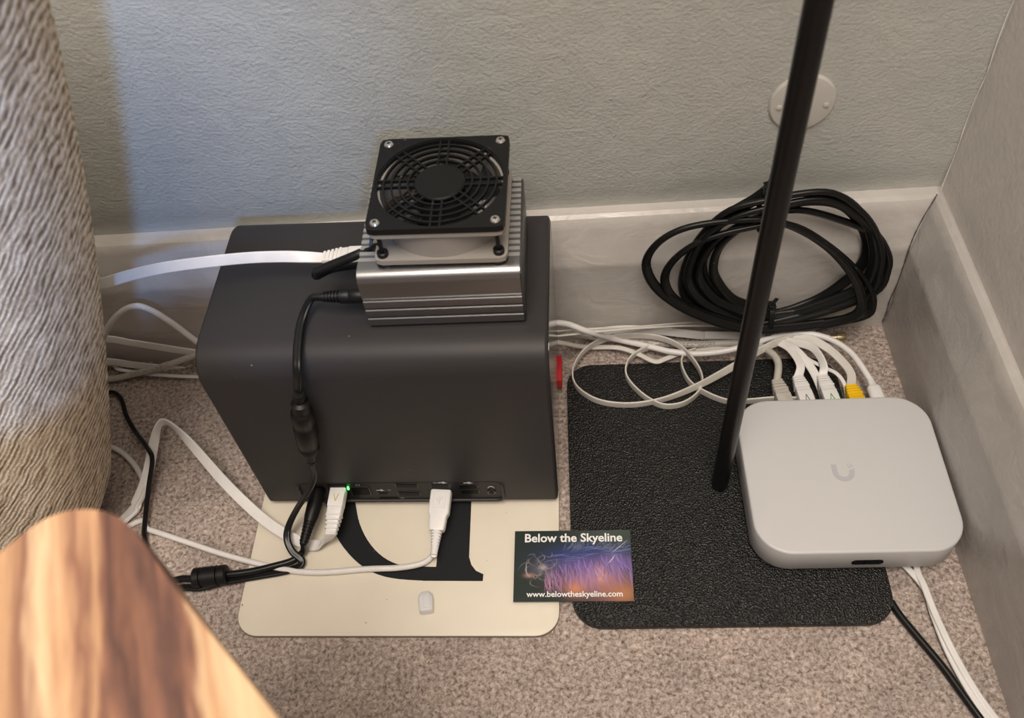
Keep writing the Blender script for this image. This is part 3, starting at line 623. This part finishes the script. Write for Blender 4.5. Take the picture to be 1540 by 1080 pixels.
def usb(root, loc, ydir, updir, mt):
    M_ = frame(loc, ydir, updir)
    g = G(); g.box(-.006, .006, -.001, .008, -.0022, .0022, .0003, M_); sh = g.build('metal_tip', m_screw, root)
    g = G(); g.loft([[(x, y, z) for x, z in rrect(w_, h_, .0016, 4)] for y, w_, h_ in ((-.001, .0150, .0078), (-.002, .0156, .0084), (-.0185, .0156, .0084), (-.0215, .0128, .0078), (-.030, .0120, .0074), (-.032, .0108, .0066))], M=M_); pl = g.build('plug', mt, root)
    g = G(); g.sweep([M_ @ Vector(p) for p in ((-.0045, -.0035, .0042), (.0045, -.0035, .0042), (.0045, -.0155, .0042), (-.0045, -.0155, .0042), (-.0045, -.0035, .0042))], circ(.00025, 5)); g.build('plug_outline', mt, pl)
    g = G()
    for a, b in (((0, -.013), (0, -.006)), ((0, -.011), (-.002, -.009)), ((-.002, -.009), (-.002, -.0075)), ((0, -.010), (.002, -.008)), ((.002, -.008), (.002, -.0068))):
        g.sweep([M_ @ Vector((*a, .0042)), M_ @ Vector((*b, .0042))], circ(.0002, 5))
    g.build('usb_mark', m_cream, pl)
    for k in range(7):
        g = G(); y = -.0335-k*.0022; g.loft([[(x, yy, z) for x, z in rrect(.0078-k*.0004, .0066-k*.0003, .0022, 3)] for yy in (y-.0007, y+.0007)], M=M_); g.build('boot_rib', mt, pl)
    g = G(); g.lathe([(.0026, -.050), (.0030, -.031)], 12, M_ @ Matrix.Rotation(-PI/2, 4, 'X')); g.build('boot', mt, pl)
    return M_ @ Vector((0, -.0495, 0))
def cyl_chain(root, P, prof, mt, name, sub=None):
    """turned moulding around a straight axis P[0]->P[1]; prof = [(radius, fraction)]"""
    a, b = Vector(P[0]), Vector(P[1]); M_ = frame(a, b-a, (0, 0, 1) if abs((b-a).normalized().z) < .9 else (0, 1, 0)) @ Matrix.Rotation(-PI/2, 4, 'X'); l = (b-a).length
    g = G(); g.lathe([(r, t*l) for r, t in prof], 20, M_); return g.build(name, mt, root if sub is None else sub)
FER = [(.003, 0), (.0062, .02), (.0072, .06), (.0072, .22), (.0062, .24), (.0062, .28), (.0072, .30), (.0072, .70), (.0062, .72), (.0062, .76), (.0072, .78), (.0072, .94), (.0062, .98), (.003, 1)]
inn = NM.to_3x3() @ Vector((0, 1, 0)); upn = Vector((0, 0, 1))

# A: network cable of the drive box
pos = nw(-.0525, -.001, .0215)
rootA = thing('ethernet_cable', 'white flat ethernet cable plugged into the front of the drive box', 'cable', PZ(340, 727, .0))
yd = (inn+Vector((.05, 0, .12))).normalized()
pl, e = rj45(rootA, pos, yd, upn, m_plug, m_goldmark, boot=.021, body=.014)
t1, t2 = Vector((.36, .82, .42)), Vector((.30, .66, .68))
cable('', '', [('w', *e), (488, 816, .011), (466, 819.5, .007), (430, 804, .010), (390, 776, .014), (340, 728, .020), (290, 671, .026), (264, 644, .028), (248, 634, .029), (238, 641, .028), (231, 668, .022), (222, 712, .013), (207, 752, .007), (188, 780, .004), ('w', -.700, -.245, .004), ('w', -.80, -.270, .004), ('w', -1.05, -.285, .004)],
      stad(.0084, .0017), m_white, [Vector((1, .1, 0)), Vector((.8, .6, 0)), t1, t1, t1, t1, t2, (.1, .2, .95), (0, 0, 1), (0, 0, 1), (-.5, .2, .8), (-.8, .2, .5), (-.9, .2, .3), (-.8, .5, .1), (-.5, .8, .0), (-.3, .9, 0), (-.1, 1, 0)], root=rootA)
# B: usb cable
rootB = thing('usb_cable', 'white round usb cable plugged into the drive box', 'cable', PZ(480, 860, 0))
e = usb(rootB, nw(.0253, -.001, .0175)+inn*.002, (inn+Vector((.06, 0, .16))).normalized(), upn, m_plug)
cable('', '', [('w', *e), (650, 836, .0075), (636, 847, .007), (600, 854, .0065), (550, 856, .006), (480, 861, .006), (430, 857, .006), (380, 846, .006), (330, 832, .005), (280, 815, .004), (225, 797, .003), (196, 790, .003), ('w', -.71, -.238, .003), ('w', -.80, -.256, .003), ('w', -1.05, -.270, .003)], circ(.00225, 12), m_white, root=rootB)
# C: power cable of the mini computer
rootC = thing('power_cable', 'thin black power cable with a bead hanging down the drive box', 'cable', PZ(440, 845, 0))
dc0 = dw(X0-.001, .012, .018); dx = -(DM.to_3x3() @ Vector((1, 0, 0)))
cyl_chain(rootC, (dc0, dc0+dx*.0165), [(.0046, 0), (.0050, .05), (.0050, .55), (.0046, .6), (.0050, .65), (.0046, 1)], m_rubber, 'plug')
for k in range(5):
    a = dc0+dx*(.0175+k*.0021); cyl_chain(rootC, (a, a+dx*.0012), [(.0041-k*.0002, 0), (.0041-k*.0002, 1)], m_rubber, 'boot_rib')
cyl_chain(rootC, (dc0+dx*.016, dc0+dx*.029), [(.0030, 0), (.0026, 1)], m_rubber, 'boot')
s0 = dc0+dx*.028
def front(px, py, off):   # point on the drive box front, off = metres in front of it
    n_ = -(NM.to_3x3() @ Vector((0, 1, 0))); p0 = nw(0, 0, 0)+n_*off; d = ray(px, py); k = (p0-CAM).dot(n_)/d.dot(n_); return CAM+d*k
f1, f2 = front(450, 600, .010), front(468, 690, .012)
cable('', '', [('w', *s0), (468, 450, TOP+.013), (454, 482, TOP+.006), (448, 520, TOP+.0035), ('w', *front(447, 556, .0045)), ('w', *front(448, 585, .007)), ('w', *f1)], twin(.0016), m_blackcord, Hx, root=rootC)
cyl_chain(rootC, (f1, f2), [(.0032, 0), (.0034, .04), (.0058, .06), (.0060, .1), (.0060, .18), (.0072, .2), (.0076, .24), (.0076, .36), (.0068, .38), (.0068, .42), (.0076, .44), (.0076, .70), (.0068, .72), (.0068, .76), (.0074, .78), (.0070, .84), (.0042, .87), (.0040, 1)], m_rubber, 'ferrite_bead')
for k in range(3):
    t = .02+k*.02; a = f1+(f1-f2)*t; cyl_chain(rootC, (a, a+(f1-f2)*.012), [(.0042-.0003*k, 0), (.0042-.0003*k, 1)], m_rubber, 'boot_rib')
    a = f2+(f2-f1)*t; cyl_chain(rootC, (a, a+(f2-f1)*.012), [(.0038-.0003*k, 0), (.0038-.0003*k, 1)], m_rubber, 'boot_rib')
cable('', '', [('w', *f2), ('w', *front(473, 712, .012)), ('w', *front(466, 735, .016)), ('w', *front(447, 765, .020)), (434, 792, .020), (432, 812, .016), (440, 830, .012), (453, 842, .009), (450, 852, .007), (425, 860, .0055), (380, 868, .005), (340, 875, .004), (300, 884, .004), (250, 890, .004), ('w', -.68, -.262, .004), ('w', -.80, -.310, .004), ('w', -1.05, -.335, .004)], twin(.0015), m_blackcord, Hx, root=rootC)
# D: power cable of the drive box
rootD = thing('power_cable', 'thick black power cable with a large bead beside the wooden table', 'cable', PZ(320, 868, 0))
p0 = nw(-.0680, 0, .0215)
pd = (-inn+Vector((-.16, 0, -.17))).normalized()
cyl_chain(rootD, (p0, p0+pd*.026), [(.0042, 0), (.0048, .04), (.0052, .3), (.0055, .5), (.0052, .8), (.0044, 1)], m_rubber, 'plug')
for k in range(6):
    a = p0+pd*(.0265+k*.0026); cyl_chain(rootD, (a, a+pd*.0017), [(.0043-k*.0002, 0), (.0043-k*.0002, 1)], m_rubber, 'boot_rib')
cyl_chain(rootD, (p0+pd*.025, p0+pd*.043), [(.0032, 0), (.0027, 1)], m_rubber, 'boot')
fb0, fb1 = PZ(343, 864, .0085), PZ(290, 870, .0085)
cable('', '', [('w', *(p0+pd*.042)), (456, 829, .010), (440, 843, .008), (410, 852, .008), (375, 860, .008), ('w', *fb0), ('w', *fb1), (250, 876, .006), ('w', -.68, -.250, .004), ('w', -.80, -.295, .004), ('w', -1.05, -.320, .004)], circ(.0026, 12), m_blackcord, root=rootD)
cyl_chain(rootD, (fb0, fb1), [(r*1.05, t) for r, t in FER], m_rubber, 'ferrite_bead')
# E: loose black and white cables by the sofa
cable('thin_cable', 'thin black cable looping on the carpet beside the sofa', [('w', -1.05, -.045, .002), ('w', -.80, -.046, .002), (120, 596, .002), (155, 593, .003), (170, 590, .006), (182, 600, .008), (190, 625, .008), (204, 650, .010), (222, 674, .026), (229, 692, .030), (224, 730, .014), (217, 795, .006), (214, 840, .003), ('w', -.64, -.245, .002), ('w', -.72, -.275, .002), ('w', -1.05, -.305, .002)], circ(.0019, 10), m_blackcord)
cable('thin_cable', 'thin white round cable curving out from under the sofa', [('w', -1.05, -.088, .003), ('w', -.82, -.095, .003), (125, 672, .003), (157, 671, .004), (176, 676, .005), (196, 692, .006), (211, 714, .008), (217, 738, .008), (206, 762, .005), (190, 782, .003), ('w', -.705, -.228, .003), ('w', -.80, -.242, .003), ('w', -1.05, -.255, .003)], circ(.0022, 10), m_white)
# F: network cable of the mini computer
rootF = thing('ethernet_cable', 'white flat ethernet cable plugged into the finned mini computer', 'cable', PZ(350, 390, TOP))
pl, e = rj45(rootF, dw(X0-.0005, .045, .019), -dx, upn, m_plug, None, boot=.017, body=.0155)
g = G(); M_ = frame(dw(X0-.0005, .045, .019), -dx, upn); g.box(-.0062, .0062, -.0035, -.0008, -.0045, .0046, .0004, M_); g.build('plug_band', m_brownmark, pl)
cable('', '', [('w', *e), (455, 386.5, TOP+.021), (420, 386, TOP+.022), (370, 388, TOP+.024), (310, 394, TOP+.026), (250, 402, TOP+.024), (200, 413, TOP+.018), (160, 425, TOP+.008), (130, 436, TOP-.005), ('w', -.665, -.095, .135), ('w', -.73, -.085, .065), ('w', -.82, -.075, .008), ('w', -1.05, -.070, .004)], stad(.0076, .0016), m_white, [Vector((0, 1, .15)), (0, .8, .5), (0, .6, .8), (0, .5, .85), (0, .5, .85), (0, .5, .85), (0, .6, .8), (0, .6, .8), (0, .7, .7), (0, .9, .4), (0, 1, .2), (0, 1, 0), (0, 1, 0)], root=rootF)
lq = DM.inverted() @ PZ(543, 408, TOP+.031); g = G(); g.box(X0-.0022, X0-.0008, lq.y-.002, lq.y+.002, .0285, .0325); g.build('status_light', m_ledy, dev, False)
# G: cables behind the drive box, left side
cable('thin_cable', 'white round cable arching in front of the baseboard beside the drive box', [('w', -1.05, -.034, .004), ('w', -.80, -.034, .005), ('y', 128, 578, -.031), ('y', 147, 545, -.032), ('y', 155, 508, -.034), ('y', 174, 477, -.034), ('y', 200, 461, -.034), ('y', 225, 466, -.034), ('y', 260, 487, -.036), ('y', 296, 514, -.040), ('y', 340, 545, -.040)], circ(.0026, 12), m_white)
cable('flat_cable', 'upper white flat cable along the baseboard behind the drive box', [('w', -1.05, -.0185, .056), ('w', -.80, -.0185, .056), ('y', 146, 509, -.019), ('y', 200, 516, -.020), ('y', 290, 530, -.022), ('y', 360, 540, -.025)], stad(.0072, .0016), m_white, Vector((0, .25, .97)))
cable('flat_cable', 'lower white flat cable near the carpet behind the drive box', [('w', -1.05, -.0185, .028), ('w', -.80, -.0190, .028), ('y', 150, 543, -.021), ('y', 210, 550, -.021), ('y', 288, 558, -.021), ('y', 360, 564, -.021)], stad(.0072, .0016), m_white, Vector((0, .3, .95)))
def tube_text(root, P, r, txt, size, start, side, mt, spacing=1.0, mirror=1):
    L_ = [0]
    for i in range(1, len(P)): L_.append(L_[-1]+(P[i]-P[i-1]).length)
    vs, fs = text_geo(txt, size, .0); g = G(); out = []
    for v in vs:
        s_ = start+v.x*spacing; i = max(0, min(len(P)-2, next((k for k in range(len(P)-1) if L_[k+1] >= s_), len(P)-2)))
        t = (s_-L_[i])/(L_[i+1]-L_[i]); c = P[i].lerp(P[i+1], t); T = (P[i+1]-P[i]).normalized()
        n_ = (Vector(side)-T*Vector(side).dot(T)).normalized(); b = n_.cross(T); a = (v.y-size*.35)/r
        out.append(c+n_*(r*1.02*math.cos(a))+b*(r*1.02*math.sin(a))*mirror)
    g.add(out, fs); g.build('cable_print', mt, root, smooth=False)
tocam = (CAM-Vector((-.3, -.05, .03))).normalized()
rt, P, _ = cable('ethernet_cable', 'grey round printed ethernet cable crossing the flat cables behind the drive box', [('w', -1.05, -.030, .004), ('w', -.80, -.031, .004), (155, 571, .004), (200, 563, .007), (240, 553, .014), (290, 536, .024), (340, 520, .026)], circ(.0029, 12), m_greyc)
tube_text(rt, P, .0029, 'COMM. 24AWG 00-05 CA', .0036, .375, tocam, m_darkmark)
cable('thin_cable', 'thin flat white double wire on the carpet behind the drive box', [('w', -1.05, -.024, .006), ('w', -.80, -.022, .006), (150, 547, .006), (180, 556, .006), (220, 562, .006), (255, 565, .006), (292, 566.5, .005), (340, 566, .004)], twin(.0009), m_white, Hx)
# H: cables behind, right side
rootH = thing('usb_cable', 'thick white round power cable arching to the back of the white gateway', 'cable', PZ(1040, 531, 0))
gwi = -(GM.to_3x3() @ Vector((0, 1, 0)))
def gp(px, z=.020):   # socket mouth on the back of the gateway under pixel column px
    n_ = -gwi; p0 = GM @ Vector((0, .0638, 0)); zz_ = z; best = None
    for k in range(60):
        x = -.07+.14*k/59; p = GM @ Vector((x, .0638, zz_-.006)); d = p-CAM; u = 770+FPX*d.dot(r2)/d.dot(fwd)
        if best is None or abs(u-px) < best[0]: best = (abs(u-px), p)
    return best[1]
pu = gp(1328); yu = (gwi+Vector((.10, 0, 0))).normalized(); M_ = frame(pu, yu, upn)
g = G(); g.loft([[(x, y, z) for x, z in rrect(w_, h_, min(w_, h_)*.45, 5)] for y, w_, h_ in ((.002, .0112, .0068), (-.002, .0114, .0070), (-.019, .0112, .0070), (-.0205, .0096, .0062), (-.021, .0062, .0056), (-.029, .0050, .0048))], M=M_); g.build('plug', m_plug, rootH)
e = M_ @ Vector((0, -.028, 0))
cable('', '', [('y', 800, 480, -.034), ('y', 832, 485, -.034), ('y', 855, 488, -.034), ('y', 885, 499, -.036), (930, 511, .012), (975, 521, .012), (1010, 529, .013), (1050, 532, .013), (1095, 527, .016), (1140, 514, .020), (1180, 503, .022), (1215, 502, .023), (1250, 511, .023), (1282, 533, .022), ('w', *e)], circ(.0026, 12), m_white, root=rootH)
cable('flat_cable', 'cream flat cable running from the drive box up behind the black coil', [('y', 790, 500, -.030), ('y', 832, 498.5, -.030), ('y', 890, 494.5, -.028), ('y', 950, 492, -.024), ('y', 1000, 488, -.019), ('y', 1040, 485, -.0165), ('y', 1090, 482, -.0155)], stad(.0050, .0018), m_cream, Vector((0, .66, -.75)))
cable('flat_cable', 'second cream flat cable leaving the drive box beside the red latch', [('y', 790, 509, -.036), ('y', 832, 506, -.036), ('y', 880, 501, -.034), ('y', 930, 496, -.031), ('y', 980, 492.5, -.027), ('y', 1030, 490, -.023), ('y', 1080, 490, -.021)], stad(.0050, .0018), m_cream, Vector((0, .66, -.75)))
cable('flat_cable', 'white flat cable lying against the baseboard under the black coil', [('y', 890, 500, -.0165), ('y', 930, 496, -.0170), ('y', 975, 496, -.0180), ('y', 1040, 503, -.0185), ('y', 1110, 510, -.0185), ('y', 1160, 514, -.020)], stad(.0075, .0016), m_white, Vector((0, .45, .9)))
# grey printed cable into gateway
rootI = thing('ethernet_cable', 'grey round printed ethernet cable plugged into the white gateway', 'cable', PZ(1040, 518, 0))
pl, e = rj45(rootI, gp(1187), (gwi+Vector((.12, 0, .02))).normalized(), upn, m_greyc, None, boot=.015, body=.0155, ribs=4)
_, P, _ = cable('', '', [('y', 850, 500, -.030), (890, 507, .008), (930, 511, .007), (985, 516, .007), (1040, 518.5, .007), (1095, 516, .009), (1130, 517, .014), (1155, 527, .020), (1170, 545, .022), ('w', *e)], circ(.0030, 12), m_greyc, root=rootI)
tube_text(rootI, P, .0030, 'C 90 11P UR 090.8.2 CATEGORY', .0046, .078, tocam, m_darkmark)
cable('flat_cable', 'thin cream double cable dipping onto the black lamp base edge', [('y', 790, 512, -.046), ('y', 833, 514, -.046), (880, 522, .010), (928, 523, .010), (958, 532, .010), (985, 544, .009), (1003, 539, .009), (1030, 530, .008), (1075, 525, .006), (1110, 522, .005)], twin(.0012), m_cream, Hx)
# loops of flat cable standing on edge on the lamp base
ZL = .0105
L1 = [(1225, 500, .012), (1205, 506, .018), (1172, 514, .022), (1140, 529, .022), (1100, 553, .020), (1050, 580, .015), (1000, 600, .012), (950, 609, ZL), (905, 605, ZL), (875, 590, ZL), (862, 572, ZL), (864, 550, ZL), (882, 525, ZL+.002), (912, 510, ZL+.004), (950, 505, ZL+.006), (990, 508, ZL+.007), (1022, 521, ZL+.006), (1046, 547, ZL+.004), (1056, 571, ZL+.002), (1050, 591, ZL), (1028, 607, ZL), (1000, 611, ZL), (974, 600, ZL), (951, 580, ZL), (941, 562, ZL), (946, 542, ZL+.001), (965, 527, ZL+.001), (990, 519, ZL)]
cable('flat_cable', 'long cream flat cable standing on edge in wide loops on the lamp base', L1, stad(.0070, .0015), m_cream, [Vector((.3, .5, .7))]*4+[Vector((.15, .5, .8)), (.1, .3, .9)]+[Ux]*(len(L1)-6))
cable('flat_cable', 'cream flat cable curling on the lamp base into the back of the gateway', [(1045, 527, .010), (1029, 534, .0105), (1025, 550, .0105), (1037, 575, .0105), (1062, 592, .0105), (1095, 604, .0105), (1130, 603, .012), (1170, 600, .014), (1215, 602, .014)], stad(.0070, .0015), m_cream, Ux)
# plugs of gateway
rootJ = thing('ethernet_cable', 'white flat ethernet cable with a brown accent plugged into the white gateway', 'cable', PZ(1195, 535, 0))
pl, e = rj45(rootJ, gp(1219), (gwi+Vector((.10, 0, .02))).normalized(), upn, m_plug, m_darkmark, boot=.016, body=.0175, accent=m_brownmark)
cable('', '', [('w', *e), (1204, 551, .023), (1195, 533, .023), (1180, 519, .022), (1150, 508, .016), (1110, 505, .010), (1060, 504, .009)], stad(.0068, .0016), m_white, [Vector((1, 0, 0)), (1, .2, 0), (.9, .4, 0), (.7, .6, .2), (.3, .8, .4), (0, .6, .8), (0, .6, .8)], root=rootJ)
cable('flat_cable', 'white flat cable slipping down between two plugs behind the gateway', [(1120, 508, .009), (1165, 512, .016), (1188, 519, .023), (1210, 540, .022), (1225, 562, .020), (1236, 588, .014), (1240, 604, .010)], stad(.0066, .0016), m_white, [Vector((0, .6, .8)), (.4, .8, .3), (.7, .6, 0), (.9, .4, .3), (.9, .2, .5), (.9, .2, .6), (.9, .2, .6)])
rootK = thing('ethernet_cable', 'white flat ethernet cable with a green accent plugged into the white gateway', 'cable', PZ(1225, 530, 0))
pl, e = rj45(rootK, gp(1257), (gwi+Vector((.10, 0, .02))).normalized(), upn, m_plug, m_greenmark, boot=.016, body=.0175, accent=m_greenmark)
cable('', '', [('w', *e), (1239, 553, .023), (1233, 536, .024), (1220, 522, .024), (1195, 515, .022), (1160, 512, .016), (1110, 511, .010)], stad(.0066, .0016), m_white, [Vector((1, 0, 0)), (.7, .2, .5), (.4, .4, .8), (.3, .5, .8), (.2, .6, .8), (.1, .6, .8), (0, .6, .8)], root=rootK)
cable('thin_cable', 'thin white double wire bending round the green marked plug behind the gateway', [(1150, 514, .012), (1190, 522, .018), (1215, 540, .019), (1238, 552, .019), (1258, 562, .020), (1270, 578, .018), (1274, 600, .014)], twin(.0009), m_white, Hx)
rootM = thing('ethernet_cable', 'cream flat ethernet cable with a yellow plug behind the white gateway', 'cable', PZ(1260, 535, 0))
pl, e = rj45(rootM, gp(1292), (gwi+Vector((.10, 0, .0))).normalized(), upn, m_yellow, None, boot=.013, body=.0095, w=.0122, h=.0080, ribs=4)
cable('', '', [('w', *e), (1280, 563, .0195), (1268, 545, .020), (1245, 524, .022), (1215, 509, .022), (1185, 507, .020), (1150, 511, .012)], stad(.0070, .0016), m_cream, [Vector((1, 0, 0)), (1, .2, 0), (.8, .5, .1), (.6, .7, .3), (.3, .7, .6), (.2, .7, .6), (0, .6, .8)], root=rootM)
# aerial connector
ac = PZ(1258, 507, .006); rootN = thing('aerial_lead', 'cream aerial lead with a brass connector lying on the carpet in the corner', 'cable', (ac.x, ac.y, 0))
cable('', '', [('w', ac.x-.075, ac.y-.000, .005), ('w', ac.x-.04, ac.y+.001, .006), ('w', ac.x-.012, ac.y, .006), ('w', ac.x-.004, ac.y, .006)], circ(.0030, 12), m_greyc, root=rootN)
cyl_chain(rootN, (ac-Vector((.006, 0, 0)), ac+Vector((.007, -.001, 0))), [(.0036, 0), (.0036, .4), (.0052, .42), (.0052, .9), (.0046, 1)], m_gold, 'connector')
# cables from beneath the gateway to the front
for i, (off, lab) in enumerate(((0, 'left white flat cable running forward from under the gateway'), (1, 'right white flat cable running forward from under the gateway'))):
    pts = [(1330, 820, .004), (1366, 856, .004), (1392, 888, .004), (1404, 925, .004), (1428, 985, .004), (1462, 1046, .004), (1500, 1100, .004), (1560, 1180, .004)] if i == 0 else [(1376, 815, .004), (1379, 856, .0045), (1390, 882, .006), (1407, 925, .006), (1434, 982, .006), (1470, 1044, .005), (1512, 1100, .004), (1575, 1180, .004)]
    cable('flat_cable', lab, pts, twin(.0013), m_white, Hx)
# ------------------------------------------------------------------ black coil
coil = thing('coiled_cable', 'black coiled cable bundle leaning on the white baseboard behind the lamp', 'cable', PZ(1150, 500, .0))
loops = [
 (-.0225, [(1150, 466), (1105, 452), (1080, 425), (1073, 400), (1088, 365), (1145, 325), (1210, 305), (1268, 312), (1300, 350), (1300, 390), (1270, 424), (1220, 455)]),
 (-.0245, [(1150, 474), (1085, 455), (1058, 430), (1052, 405), (1075, 365), (1130, 330), (1200, 316), (1270, 333), (1318, 355), (1331, 388), (1318, 424), (1275, 455)]),
 (-.0255, [(1150, 476), (1095, 463), (1055, 438), (1040, 402), (1068, 342), (1112, 314), (1172, 296), (1250, 291), (1294, 320), (1312, 360), (1312, 402), (1280, 440)]),
 (-.0280, [(1150, 483), (1082, 478), (1040, 458), (1026, 425), (1044, 370), (1090, 321), (1150, 302), (1240, 289), (1288, 314), (1316, 352), (1322, 400), (1290, 448)]),
 (-.0290, [(1150, 480), (1092, 470), (1050, 448), (1034, 415), (1056, 362), (1100, 330), (1158, 312), (1235, 300), (1285, 322), (1326, 366), (1333, 405), (1300, 446)]),
 (-.0310, [(1150, 489), (1080, 480), (1020, 455), (1000, 425), (1010, 395), (1050, 365), (1115, 345), (1185, 338), (1245, 370), (1296, 418), (1311, 456), (1285, 478)]),
 (-.0340, [(1140, 495), (1055, 475), (995, 440), (972, 402), (985, 370), (1025, 345), (1090, 333), (1160, 332), (1215, 352), (1262, 388), (1292, 435), (1285, 475)])]
pts = []
for k, (y, lp_) in enumerate(loops):
    for j, (px, py) in enumerate(lp_): pts.append(('y', px, py, y-.0025*math.sin(2*PI*j/12+1.3*k)))
pts += [('y', 1190, 494, -.030), ('y', 1130, 492, -.028)]
pre = [('y', 1168, 262, -.020), ('y', 1160, 280, -.020), ('y', 1135, 300, -.0205), ('y', 1090, 328, -.021), ('y', 1062, 365, -.0215), ('y', 1058, 410, -.022), ('y', 1090, 448, -.022)]
P, _ = path(pre+pts, None, 6)
g = G(); ax = []
for i in range(len(P)):
    t = (P[min(i+1, len(P)-1)]-P[max(i-1, 0)]).normalized(); ax.append(Vector((0, 1, 0)).cross(t)*.75+Vector((0, .65, 0)))
g.sweep(P, twin(.00225), ax); g.build('jacket', m_coil, coil)
def tie(x, y0, y1, yy, tail):
    a, b = PY(x, y0, yy), PY(x+2, y1, yy); cz = (a+b)/2; h_ = (a-b).length/2+.001; dpt = .011
    g = G(); rp = [cz+Vector((0, -dpt*math.cos(t), h_*math.sin(t))) for t in [2*PI*k/24 for k in range(25)]]
    g.sweep(rp, [(-.0018, -.0006), (.0018, -.0006), (.0018, .0006), (-.0018, .0006)], [Vector((1, 0, 0))]*25, cap=False); o = g.build('cable_tie', m_rubber, coil)
    h0 = cz+Vector((0, -dpt*.3, h_)); g = G(); g.box(h0.x-.0028, h0.x+.0028, h0.y-.0022, h0.y+.0022, h0.z-.001, h0.z+.0035, .0006); g.build('tie_head', m_rubber, o)
    g = G(); g.sweep([h0, h0+Vector((-.0005, -.001, .006)), h0+Vector(tail)], [(-.0015, -.0005), (.0015, -.0005), (.0015, .0005), (-.0015, .0005)]); g.build('tie_tail', m_rubber, o)
tie(1146, 288, 342, -.026, (-.003, -.001, .011)); tie(1154, 460, 500, -.026, (.002, -.001, .012))
